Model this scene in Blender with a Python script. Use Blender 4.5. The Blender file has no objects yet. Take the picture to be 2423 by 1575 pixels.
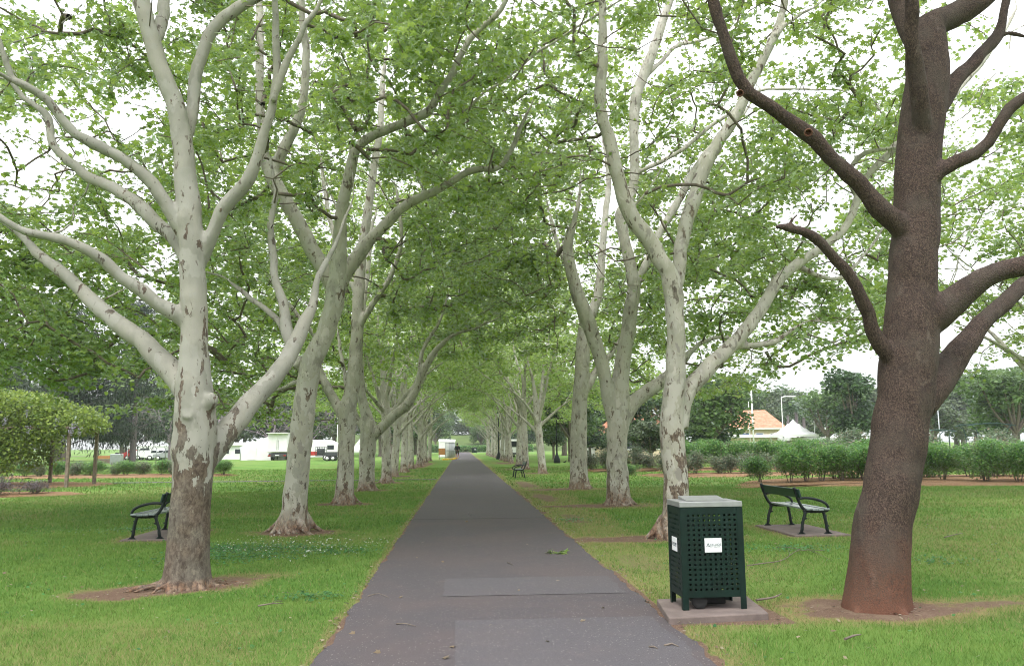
import bpy, bmesh, math, random
import numpy as np
from mathutils import Vector, Matrix, noise as mnoise

random.seed(7)
rng = np.random.default_rng(7)
S = bpy.context.scene
COL = S.collection
R = math.radians

# ------------------------------------------------------------------ camera
F, CX, CY = 1884.0, 1211.5, 787.5          # focal length and centre in photograph pixels (2423 x 1575)
ROLL = R(0.5)
EYE = Vector((0, 0, 1.6))
_vx, _vy = 1093 - CX, 1054 - CY            # where the path vanishes
_ux = _vx * math.cos(ROLL) - _vy * math.sin(ROLL)
_uy = _vx * math.sin(ROLL) + _vy * math.cos(ROLL)
PITCH = math.atan(_uy / F)
YAW = math.atan(-_ux / F * math.cos(PITCH))
cam_d = bpy.data.cameras.new('camera')
cam = bpy.data.objects.new('camera', cam_d)
COL.objects.link(cam)
cam_d.sensor_width = 36
cam_d.lens = F / 2423 * 36
cam_d.clip_start = 0.05
cam_d.clip_end = 3000
CAMROT = (Matrix.Rotation(-YAW, 3, 'Z') @ Matrix.Rotation(R(90) + PITCH, 3, 'X') @ Matrix.Rotation(-ROLL, 3, 'Z'))
cam.matrix_world = Matrix.Translation(EYE) @ CAMROT.to_4x4()
S.camera = cam
CR = np.array(CAMROT)


def P(px, py, depth):
    """world point on the sight line through a photo pixel, at distance y = depth down the path"""
    d = CAMROT @ Vector((px - CX, -(py - CY), -F))
    return EYE + d * (depth / d.y)


def G(px, py, z=0.0):
    d = CAMROT @ Vector((px - CX, -(py - CY), -F))
    return EYE + d * ((z - EYE.z) / d.z)


def project(p):
    q = (np.asarray(p, dtype=float) - np.array(EYE)) @ CR
    w = -q[:, 2]
    w = np.where(np.abs(w) < 1e-6, 1e-6, w)
    return CX + F * q[:, 0] / w, CY - F * q[:, 1] / w, w


# ------------------------------------------------------------------ object helpers
def tag(o, label=None, cat=None, group=None, kind=None):
    if label: o['label'] = label
    if cat: o['category'] = cat
    if group: o['group'] = group
    if kind: o['kind'] = kind
    return o


def thing(name, label, cat, loc=(0, 0, 0), rotz=0.0, group=None):
    o = bpy.data.objects.new(name, None)
    o.empty_display_size = 0.2
    COL.objects.link(o)
    o.location = loc
    o.rotation_euler = (0, 0, rotz)
    return tag(o, label, cat, group)


def link(name, me, mat=None, parent=None, loc=None, rot=None, scale=None):
    o = bpy.data.objects.new(name, me)
    COL.objects.link(o)
    if mat is not None and not me.materials:
        me.materials.append(mat)
    if parent: o.parent = parent
    if loc is not None: o.location = loc
    if rot is not None: o.rotation_euler = rot
    if scale is not None: o.scale = scale
    return o


def copy_tree(o, parent=None):
    c = o.copy()
    COL.objects.link(c)
    c.parent = parent
    for ch in list(o.children):
        copy_tree(ch, c)
    return c


def mesh_np(name, v, f, smooth=False):
    v = np.asarray(v, dtype=np.float32).reshape(-1, 3)
    f = np.asarray(f, dtype=np.int32)
    me = bpy.data.meshes.new(name)
    n, k = f.shape
    me.vertices.add(len(v)); me.vertices.foreach_set('co', v.ravel())
    me.loops.add(n * k); me.loops.foreach_set('vertex_index', f.ravel())
    me.polygons.add(n)
    me.polygons.foreach_set('loop_start', np.arange(0, n * k, k, dtype=np.int32))
    me.polygons.foreach_set('use_smooth', np.full(n, smooth))
    me.update(calc_edges=True)
    return me


class MB:
    """collects shapes into one mesh"""
    def __init__(self):
        self.v, self.f, self.m, self.sm = [], [], [], []
        self.mi = 0

    def add(self, v, f, smooth=False):
        b = len(self.v)
        self.v += [tuple(p) for p in v]
        for q in f:
            self.f.append(tuple(b + i for i in q)); self.m.append(self.mi); self.sm.append(smooth)

    def box(self, c, s, rot=None, taper=1.0):
        hx, hy, hz = s[0] / 2, s[1] / 2, s[2] / 2
        v = []
        for z, t in ((-hz, 1.0), (hz, taper)):
            v += [(-hx * t, -hy * t, z), (hx * t, -hy * t, z), (hx * t, hy * t, z), (-hx * t, hy * t, z)]
        M = rot if rot is not None else Matrix.Identity(3)
        v = [M @ Vector(p) + Vector(c) for p in v]
        self.add(v, [(3, 2, 1, 0), (4, 5, 6, 7), (0, 1, 5, 4), (1, 2, 6, 5), (2, 3, 7, 6), (3, 0, 4, 7)])

    def tube(self, pts, rad, sides=8, cap=True, smooth=True):
        v, q, caps = tube_arrays(pts, rad, sides)
        self.add(v, [tuple(x) for x in q], smooth)
        if cap:
            b = len(self.v) - len(v)
            for c in caps:
                self.f.append(tuple(b + i for i in c)); self.m.append(self.mi); self.sm.append(False)

    def prism(self, outline, a, b, axis='y'):
        """extrude a closed 2d outline between a and b along an axis"""
        n = len(outline)
        def mk(p, t):
            return {'y': (p[0], t, p[1]), 'x': (t, p[0], p[1]), 'z': (p[0], p[1], t)}[axis]
        v = [mk(p, a) for p in outline] + [mk(p, b) for p in outline]
        f = [tuple(range(n)), tuple(range(2 * n - 1, n - 1, -1))]
        f += [(i, i + n, (i + 1) % n + n, (i + 1) % n) for i in range(n)]
        self.add(v, f)

    def lathe(self, prof, c=(0, 0, 0), sides=16, smooth=True):
        pts = [Vector((c[0], c[1], c[2] + z)) for r, z in prof]
        v = []
        for r, z in prof:
            for k in range(sides):
                a = 2 * math.pi * k / sides
                v.append((c[0] + r * math.cos(a), c[1] + r * math.sin(a), c[2] + z))
        f = []
        for i in range(len(prof) - 1):
            for k in range(sides):
                k2 = (k + 1) % sides
                f.append((i * sides + k, i * sides + k2, (i + 1) * sides + k2, (i + 1) * sides + k))
        f.append(tuple(range(sides))[::-1])
        f.append(tuple((len(prof) - 1) * sides + k for k in range(sides)))
        self.add(v, f, smooth)

    def mesh(self, name):
        me = bpy.data.meshes.new(name)
        me.from_pydata(self.v, [], self.f)
        me.polygons.foreach_set('use_smooth', self.sm)
        me.polygons.foreach_set('material_index', self.m)
        bm = bmesh.new(); bm.from_mesh(me)
        bmesh.ops.recalc_face_normals(bm, faces=bm.faces)
        bm.to_mesh(me); bm.free()
        me.update()
        return me

    def build(self, name, mat, parent=None, bevel=0.0, loc=None, rot=None):
        me = self.mesh(name)
        for m in (mat if isinstance(mat, (list, tuple)) else [mat]):
            me.materials.append(m)
        o = link(name, me, None, parent, loc, rot)
        if bevel:
            b = o.modifiers.new('bevel', 'BEVEL'); b.width = bevel; b.segments = 2; b.limit_method = 'ANGLE'
        return o


def frames(pts):
    pts = np.asarray(pts, dtype=float)
    t = np.gradient(pts, axis=0)
    t /= np.linalg.norm(t, axis=1)[:, None] + 1e-9
    a = np.array([1., 0, 0]) if abs(t[0][0]) < 0.8 else np.array([0, 1., 0])
    u = np.cross(t[0], a); u /= np.linalg.norm(u)
    U = [u]
    for i in range(1, len(pts)):
        u = U[-1] - t[i] * np.dot(U[-1], t[i])
        n = np.linalg.norm(u)
        u = u / n if n > 1e-6 else U[-1]
        U.append(u)
    U = np.array(U)
    return t, U, np.cross(t, U)


def tube_arrays(pts, rad, sides):
    pts = np.asarray(pts, dtype=float)
    n = len(pts)
    rad = np.full(n, rad) if np.isscalar(rad) else np.asarray(rad, dtype=float)
    t, U, V = frames(pts)
    a = np.arange(sides) * 2 * np.pi / sides
    v = pts[:, None, :] + rad[:, None, None] * (np.cos(a)[None, :, None] * U[:, None, :] + np.sin(a)[None, :, None] * V[:, None, :])
    i = np.arange(n - 1)[:, None] * sides
    k = np.arange(sides)[None, :]; k2 = (k + 1) % sides
    q = np.stack([i + k, i + k2, i + sides + k2, i + sides + k], axis=-1).reshape(-1, 4)
    return v.reshape(-1, 3), q, [tuple(range(sides))[::-1], tuple((n - 1) * sides + j for j in range(sides))]


def catmull(pts, step):
    """smooth an Nx(3+k) polyline and resample it"""
    p = np.asarray(pts, dtype=float)
    if len(p) == 2:
        n = max(2, int(np.linalg.norm(p[1, :3] - p[0, :3]) / step) + 1)
        s = np.linspace(0, 1, n)[:, None]
        return p[0] * (1 - s) + p[1] * s
    q = np.vstack([2 * p[0] - p[1], p, 2 * p[-1] - p[-2]])
    out = []
    for i in range(1, len(q) - 2):
        n = max(1, int(np.linalg.norm(q[i + 1, :3] - q[i, :3]) / step))
        s = (np.arange(n) / n)[:, None]
        a, b, c, d = q[i - 1], q[i], q[i + 1], q[i + 2]
        out.append(0.5 * (2 * b + (c - a) * s + (2 * a - 5 * b + 4 * c - d) * s * s + (3 * b - a - 3 * c + d) * s ** 3))
    out.append(p[-1:])
    return np.vstack(out)


def vnoise(x, y, seed=0):
    """smooth value noise 0..1"""
    x = np.asarray(x, dtype=float); y = np.asarray(y, dtype=float)
    xi = np.floor(x).astype(np.int64); yi = np.floor(y).astype(np.int64)
    fx = x - xi; fy = y - yi
    fx = fx * fx * (3 - 2 * fx); fy = fy * fy * (3 - 2 * fy)
    def h(a, b):
        n = (a * 374761393 + b * 668265263 + seed * 982451653) & 0x7fffffff
        n = ((n ^ (n >> 13)) * 1274126177) & 0x7fffffff
        return ((n ^ (n >> 16)) & 0xffff) / 65535.0
    return (h(xi, yi) * (1 - fx) + h(xi + 1, yi) * fx) * (1 - fy) + (h(xi, yi + 1) * (1 - fx) + h(xi + 1, yi + 1) * fx) * fy


# ------------------------------------------------------------------ materials
class NT:
    def __init__(self, name):
        self.m = bpy.data.materials.new(name)
        self.m.use_nodes = True
        self.t = self.m.node_tree
        self.t.nodes.clear()
        self.out = self.t.nodes.new('ShaderNodeOutputMaterial')

    def n(self, typ, **kw):
        nd = self.t.nodes.new('ShaderNode' + typ)
        for k, v in kw.items():
            if k.startswith('_'): setattr(nd, k[1:], v)
        for k, v in kw.items():
            if not k.startswith('_'):
                key = int(k[1:]) if k[0] == 'i' and k[1:].isdigit() else k.replace('__', ' ')
                self.set(nd.inputs[key], v)
        return nd

    def set(self, sock, v):
        if hasattr(v, 'bl_rna') and isinstance(v, bpy.types.NodeSocket):
            self.t.links.new(v, sock)
        elif hasattr(v, 'outputs'):
            self.t.links.new(v.outputs[0], sock)
        else:
            if isinstance(v, (tuple, list)) and len(v) == 3 and sock.type == 'RGBA': v = (*v, 1)
            sock.default_value = v

    def noise(self, vec, scale, detail=3, rough=0.55, dist=0.0):
        return self.n('TexNoise', Vector=vec, Scale=scale, Detail=detail, Roughness=rough, Distortion=dist).outputs['Fac']

    def math(self, op, a, b=0.0, clamp=False):
        return self.n('Math', _operation=op, _use_clamp=clamp, i0=a, i1=b).outputs[0]

    def step(self, x, lo, hi):
        r = self.n('MapRange', _interpolation_type='SMOOTHSTEP', Value=x)
        r.inputs['From Min'].default_value = lo; r.inputs['From Max'].default_value = hi
        return r.outputs[0]

    def mix(self, fac, a, b, mode='MIX'):
        nd = self.t.nodes.new('ShaderNodeMix')
        nd.data_type = 'RGBA'; nd.blend_type = mode
        self.set(nd.inputs[0], fac); self.set(nd.inputs[6], a); self.set(nd.inputs[7], b)
        return nd.outputs[2]

    def scalev(self, vec, s):
        return self.n('VectorMath', _operation='MULTIPLY', i0=vec, i1=s).outputs[0]

    def obj(self, rand=True):
        tc = self.n('TexCoord').outputs['Object']
        if not rand: return tc
        r = self.n('ObjectInfo').outputs['Random']
        o = self.n('CombineXYZ', X=self.math('MULTIPLY', r, 37.0), Y=self.math('MULTIPLY', r, 91.0), Z=0.0)
        return self.n('VectorMath', _operation='ADD', i0=tc, i1=o.outputs[0]).outputs[0]

    def bump(self, h, strength, dist):
        return self.n('Bump', Strength=strength, Distance=dist, Height=h).outputs[0]

    def bsdf(self, color, rough=0.6, metal=0.0, normal=None, spec=0.5, **kw):
        b = self.n('BsdfPrincipled', Roughness=rough, Metallic=metal)
        self.set(b.inputs['Base Color'], color)
        b.inputs['Specular IOR Level'].default_value = spec
        for k, v in kw.items(): self.set(b.inputs[k.replace('__', ' ')], v)
        if normal is not None: self.set(b.inputs['Normal'], normal)
        self.t.links.new(b.outputs[0], self.out.inputs[0])
        return self.m


def simple(name, col, rough=0.6, metal=0.0, var=0.15, scale=6.0, spec=0.5, bump=0.0):
    """painted / plain surface with slight weathering"""
    n = NT(name)
    v = n.obj()
    f = n.noise(v, scale, 5, 0.65)
    c = n.mix(n.step(f, 0.3, 0.75), tuple(x * (1 - var) for x in col), tuple(min(1, x * (1 + var)) for x in col))
    r = n.math('ADD', n.math('MULTIPLY', n.noise(v, scale * 2.3), 0.16), rough - 0.08)
    nm = n.bump(n.noise(v, scale * 8, 4), bump, 0.01) if bump else None
    return n.bsdf(c, r, metal, nm, spec)


def leaf_mat(name, dark, light, trans=0.42, rough=0.5, patch=0.35, tint=None, gloss=.4):
    n = NT(name)
    geo = n.n('NewGeometry')
    ri = geo.outputs['Random Per Island']
    c = n.mix(ri, dark, light)
    big = n.noise(geo.outputs['Position'], patch, 2)
    k = n.math('ADD', n.math('MULTIPLY', n.step(big, 0.3, 0.7), 0.4), 0.8)
    c = n.mix(1.0, c, n.n('CombineColor', Red=k, Green=k, Blue=k).outputs[0], 'MULTIPLY')
    if tint:
        # a share of the leaves is young and paler
        c = n.mix(n.step(n.math('FRACT', n.math('MULTIPLY', ri, 17.3)), 0.80, 0.84), c, tint)
    d = n.n('BsdfDiffuse', Color=c)
    tr = n.n('BsdfTranslucent', Color=n.mix(0.5, c, tuple(min(1, x * 1.9) for x in light)))
    m1 = n.n('MixShader', Fac=trans, i1=d.outputs[0], i2=tr.outputs[0])
    g = n.n('BsdfGlossy', Roughness=rough, Color=(0.9, 0.95, 1))
    fr = n.n('Fresnel', IOR=1.35)
    m2 = n.n('MixShader', Fac=n.math('MULTIPLY', fr, gloss), i1=m1.outputs[0], i2=g.outputs[0])
    n.t.links.new(m2.outputs[0], n.out.inputs[0])
    return n.m


def bark_plane(name='plane_bark', zt=1.5, amt=.10, base=.622, soil=.62, crisp=1):
    n = NT(name)
    tc = n.n('TexCoord').outputs['Object']
    v = n.obj()
    warp = n.n('TexNoise', Vector=v, Scale=5.0, Detail=3.0).outputs['Color']
    vw = n.n('VectorMath', _operation='ADD', i0=v, i1=n.scalev(warp, (0.10, 0.10, 0.16))).outputs[0]
    z = n.n('SeparateXYZ', Vector=tc).outputs[2]
    low = n.step(n.math('ADD', z, n.math('MULTIPLY', n.noise(v, 1.6, 2), .9)), zt + .9, .35)              # 1 near the ground
    low2 = n.step(z, soil, 0.04)
    # smooth young bark: cream to grey green
    g = n.noise(n.scalev(v, (1, 1, 0.5)), 2.2, 4, 0.6)
    young = n.mix(n.step(g, 0.35, 0.65), (0.440, 0.412, 0.352), (0.325, 0.315, 0.268))
    if crisp:
        p1 = n.noise(n.scalev(vw, (1, 1, .45)), 3.1, 4, .6)
        p2 = n.noise(n.scalev(vw, (1, 1, .5)), 5.2, 4, .65)
        young = n.mix(n.step(p1, .515, .53), young, (0.375, 0.358, 0.295))
        young = n.mix(n.step(p2, .575, .59), young, (0.285, 0.262, 0.232))
        young = n.mix(n.step(p2, .405, .39), young, (0.47, 0.44, 0.385))
    young = n.mix(n.step(n.noise(n.scalev(vw, (1, 1, .5)), 4.3, 3), 0.52, 0.575), young, (0.43, 0.41, 0.36))
    # flakes
    f1 = n.noise(n.scalev(vw, (1, 1, 0.42)), 7.5, 4, 0.62)
    thr = n.math('SUBTRACT', base, n.math('MULTIPLY', low, amt))
    flake = n.step(n.math('SUBTRACT', f1, thr), -0.006, 0.012)
    f2 = n.noise(n.scalev(vw, (1, 1, 0.35)), 17.0, 3, 0.6)
    speck = n.step(f2, 0.655, 0.675)
    f3 = n.noise(n.scalev(v, (1, 1, 0.6)), 28.0, 4, 0.7)
    old = n.mix(n.step(f3, 0.35, 0.65), (0.085, 0.060, 0.045), (0.205, 0.160, 0.120))
    greyf = n.mix(n.step(f3, 0.35, 0.65), (0.125, 0.108, 0.088), (0.215, 0.19, 0.155))
    old = n.mix(n.step(n.noise(v, 1.7, 2), 0.42, 0.58), old, greyf)
    bl = n.noise(n.scalev(vw, (1, 1, .7)), 13.0, 5, .72)
    old = n.mix(n.math('MULTIPLY', n.step(bl, 0.55, 0.66), 0.75), old, (0.30, 0.265, 0.205))
    old = n.mix(n.math('MULTIPLY', n.step(bl, 0.46, 0.36), 0.8), old, (0.058, 0.042, 0.034))
    if not crisp: young = n.mix(1.0, young, (0.74, 0.75, 0.75), 'MULTIPLY')
    if not crisp: old = n.mix(0.32, old, (0.040, 0.028, 0.022))
    c = n.mix(flake, young, old)
    c = n.mix(n.math('MULTIPLY', speck, 0.75), c, (0.13, 0.105, 0.085))
    # soil splash at the foot
    spl = n.math('MULTIPLY', low2, n.step(n.noise(v, 9.0, 4), 0.22, 0.55))
    c = n.mix(n.math('MULTIPLY', spl, 0.85), c, n.mix(n.step(f3, 0.36, 0.64), (0.080, 0.050, 0.038), n.mix(n.step(bl, .45, .55), (0.235, 0.128, 0.074), (0.28, 0.20, 0.14))))
    h = n.math('ADD', n.math('MULTIPLY', flake, 0.5), n.math('MULTIPLY', f3, 0.5))
    h = n.math('ADD', h, n.math('MULTIPLY', g, 0.8))
    return n.bsdf(c, 0.75, 0.0, n.bump(h, 0.55, 0.018), 0.25)


def bark_brown():
    n = NT('brown_bark')
    tc = n.n('TexCoord').outputs['Object']
    v = n.obj()
    z = n.n('SeparateXYZ', Vector=tc).outputs[2]
    warp = n.n('TexNoise', Vector=v, Scale=9.0, Detail=3.0).outputs['Color']
    vw = n.n('VectorMath', _operation='ADD', i0=v, i1=n.scalev(warp, (0.05, 0.05, 0.05))).outputs[0]
    vor = n.n('TexVoronoi', Vector=n.scalev(vw, (1, 1, 0.7)), Scale=95.0, _feature='F1')
    cell = vor.outputs['Color']
    cr = n.n('SeparateColor', Color=cell).outputs[0]
    f = n.noise(n.scalev(v, (1, 1, 0.7)), 75.0, 4, 0.72)
    c = n.mix(n.step(cr, 0.1, 0.9), (0.036, 0.025, 0.021), (0.082, 0.056, 0.045))
    c = n.mix(n.step(f, 0.55, 0.72), c, (0.175, 0.128, 0.102))
    c = n.mix(n.step(f, 0.42, 0.28), c, (0.018, 0.013, 0.012))
    big = n.noise(v, 2.0, 3)
    c = n.mix(n.math('MULTIPLY', n.step(big, 0.45, 0.62), 0.6), c, (0.074, 0.060, 0.050))
    c = n.mix(n.math('MULTIPLY', n.step(n.noise(n.scalev(v, (1, 1, .6)), 6.0, 4, .65), 0.52, 0.66), 0.45), c, (0.030, 0.021, 0.019))
    c = n.mix(n.math('MULTIPLY', n.step(n.noise(n.scalev(v, (1, 1, .8)), 4.1, 5, .7), 0.60, 0.68), 0.4), c, (0.15, 0.125, 0.105))
    red = n.math('MULTIPLY', n.step(n.math('ADD', z, n.math('MULTIPLY', big, 0.8)), 1.35, 0.55), n.step(f, 0.3, 0.6))
    c = n.mix(n.math('MULTIPLY', red, 0.62), c, (0.165, 0.066, 0.036))
    foot = n.step(n.math('ADD', z, n.math('MULTIPLY', big, 0.2)), 0.28, 0.10)
    c = n.mix(n.math('MULTIPLY', foot, 0.65), c, (0.135, 0.060, 0.038))
    h = n.math('ADD', vor.outputs['Distance'], n.math('MULTIPLY', f, 0.7))
    return n.bsdf(c, 0.85, 0.0, n.bump(h, 0.75, 0.008), 0.2)


def asphalt(name, a, b, rb, amt):
    n = NT(name)
    v = n.obj(False)
    big = n.noise(v, 0.55, 4, 0.6)
    mid = n.noise(v, 3.2, 5, 0.65)
    fine = n.noise(v, 130.0, 3, 0.8)
    c = n.mix(n.step(fine, 0.32, 0.68), a, b)
    c = n.mix(n.math('MULTIPLY', n.step(big, 0.38, 0.66), amt), c, rb)
    c = n.mix(n.math('MULTIPLY', n.step(mid, 0.52, 0.75), 0.35), c, tuple(x * 1.25 for x in rb))
    yy = n.n('SeparateXYZ', Vector=v).outputs[1]
    if amt > .4:
        c = n.mix(n.math('MULTIPLY', n.step(n.math('ADD', yy, n.math('MULTIPLY', mid, .12)), 18.02, 18.10), .5), c, n.mix(fine, (0.056, 0.050, 0.055), (0.112, 0.102, 0.110)))
        seam = n.math('MULTIPLY', n.step(yy, 17.90, 18.0), n.step(yy, 18.14, 18.04))
        c = n.mix(n.math('MULTIPLY', seam, .55), c, (0.026, 0.022, 0.024))
    grit = n.n('TexVoronoi', Vector=v, Scale=62.0, Randomness=1.0)
    gc = n.n('SeparateColor', Color=grit.outputs['Color']).outputs[1]
    peb = n.math('MULTIPLY', n.step(gc, 0.90, 0.94), n.step(grit.outputs['Distance'], 0.42, 0.25))
    c = n.mix(n.math('MULTIPLY', peb, 0.8), c, (0.26, 0.235, 0.225))
    h = n.math('ADD', fine, n.math('MULTIPLY', mid, 1.2))
    return n.bsdf(c, 0.86, 0.0, n.bump(h, 0.5, 0.006), 0.3)


def ground_mat():
    n = NT('lawn_soil')
    v = n.n('NewGeometry').outputs['Position']
    dirt = n.n('Attribute', _attribute_name='dirt').outputs['Fac']
    dry = n.n('Attribute', _attribute_name='dry').outputs['Fac']
    big = n.noise(v, 0.45, 4, 0.6)
    mid = n.noise(v, 2.6, 4, 0.65)
    fine = n.noise(v, 55.0, 4, 0.75)
    fib = n.noise(n.scalev(v, (1.0, 0.35, 1)), 22.0, 4, 0.75)
    g = n.mix(n.step(big, 0.35, 0.65), (0.085, 0.185, 0.034), (0.150, 0.255, 0.056))
    g = n.mix(n.math('MULTIPLY', n.step(mid, 0.45, 0.72), 0.5), g, (0.160, 0.230, 0.060))
    g = n.mix(n.math('MULTIPLY', n.step(mid, 0.42, 0.25), 0.55), g, (0.056, 0.140, 0.026))
    g = n.mix(n.math('MULTIPLY', n.step(fib, 0.5, 0.72), 0.5), g, (0.19, 0.26, 0.065))
    g = n.mix(n.math('MULTIPLY', n.step(fine, 0.45, 0.25), 0.5), g, (0.034, 0.070, 0.018))
    straw = n.mix(n.step(fine, 0.35, 0.65), (0.19, 0.145, 0.065), (0.34, 0.265, 0.135))
    g = n.mix(n.math('MULTIPLY', dry, n.step(fib, 0.30, 0.55)), g, straw)
    d = n.mix(n.step(fine, 0.3, 0.7), (0.110, 0.068, 0.050), (0.235, 0.155, 0.115))
    d = n.mix(n.math('MULTIPLY', n.step(mid, 0.5, 0.7), 0.6), d, (0.24, 0.175, 0.125))
    d = n.mix(n.math('MULTIPLY', n.step(n.noise(v, 17.0, 4, .7), 0.55, 0.66), 0.7), d, (0.30, 0.235, 0.16))
    d = n.mix(n.math('MULTIPLY', n.step(n.noise(v, 12.0, 4, .7), 0.42, 0.32), 0.7), d, (0.060, 0.040, 0.030))
    edge = n.math('ADD', dirt, n.math('MULTIPLY', n.math('SUBTRACT', fine, 0.5), 0.9))
    c = n.mix(n.step(edge, 0.40, 0.62), g, d)
    h = n.math('ADD', n.math('MULTIPLY', fib, 0.6), fine)
    return n.bsdf(c, 0.95, 0.0, n.bump(h, 0.9, 0.03), 0.1)


def grass_mat():
    n = NT('grass_blades')
    geo = n.n('NewGeometry')
    v = geo.outputs['Position']
    ri = geo.outputs['Random Per Island']
    dry = n.n('Attribute', _attribute_name='dry').outputs['Fac']
    big = n.noise(v, 0.45, 4, 0.6)
    mid = n.noise(v, 2.6, 4, 0.65)
    c = n.mix(ri, (0.078, 0.170, 0.032), (0.225, 0.345, 0.090))
    tuft = n.noise(v, 9.0, 3, 0.7)
    c = n.mix(n.math('MULTIPLY', n.step(tuft, 0.50, 0.30), 0.6), c, (0.045, 0.115, 0.026))
    c = n.mix(n.math('MULTIPLY', n.step(tuft, 0.56, 0.72), 0.5), c, (0.24, 0.33, 0.09))
    c = n.mix(n.math('MULTIPLY', n.step(big, 0.40, 0.66), 0.4), c, (0.175, 0.245, 0.062))
    c = n.mix(n.math('MULTIPLY', n.step(mid, 0.44, 0.28), 0.5), c, (0.050, 0.142, 0.034))
    s = n.step(n.math('ADD', n.math('FRACT', n.math('MULTIPLY', ri, 13.7)), n.math('MULTIPLY', dry, 0.8)), 0.93, 0.97)
    c = n.mix(s, c, (0.33, 0.29, 0.14))
    d = n.n('BsdfDiffuse', Color=c)
    t = n.n('BsdfTranslucent', Color=c)
    m = n.n('MixShader', Fac=0.35, i1=d.outputs[0], i2=t.outputs[0])
    n.t.links.new(m.outputs[0], n.out.inputs[0])
    return n.m


def mulch_mat():
    n = NT('mulch')
    v = n.obj(False)
    f = n.noise(n.scalev(v, (1, 2, 1)), 14.0, 5, 0.75)
    f2 = n.noise(v, 1.3, 3)
    c = n.mix(n.step(f, 0.32, 0.7), (0.16, 0.085, 0.045), (0.42, 0.265, 0.155))
    c = n.mix(n.math('MULTIPLY', n.step(f2, 0.45, 0.7), 0.5), c, (0.34, 0.245, 0.15))
    return n.bsdf(c, 0.95, 0.0, n.bump(f, 1.0, 0.08), 0.1)


def tile_mat(name, a, b):
    n = NT(name)
    v = n.obj(False)
    w = n.n('TexWave', Vector=v, Scale=1.6, Distortion=0.6, _bands_direction='Z')
    f = n.noise(v, 3.0, 4)
    c = n.mix(n.step(f, 0.3, 0.7), a, b)
    return n.bsdf(c, 0.8, 0.0, n.bump(w.outputs['Fac'], 0.6, 0.05), 0.3)


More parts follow.
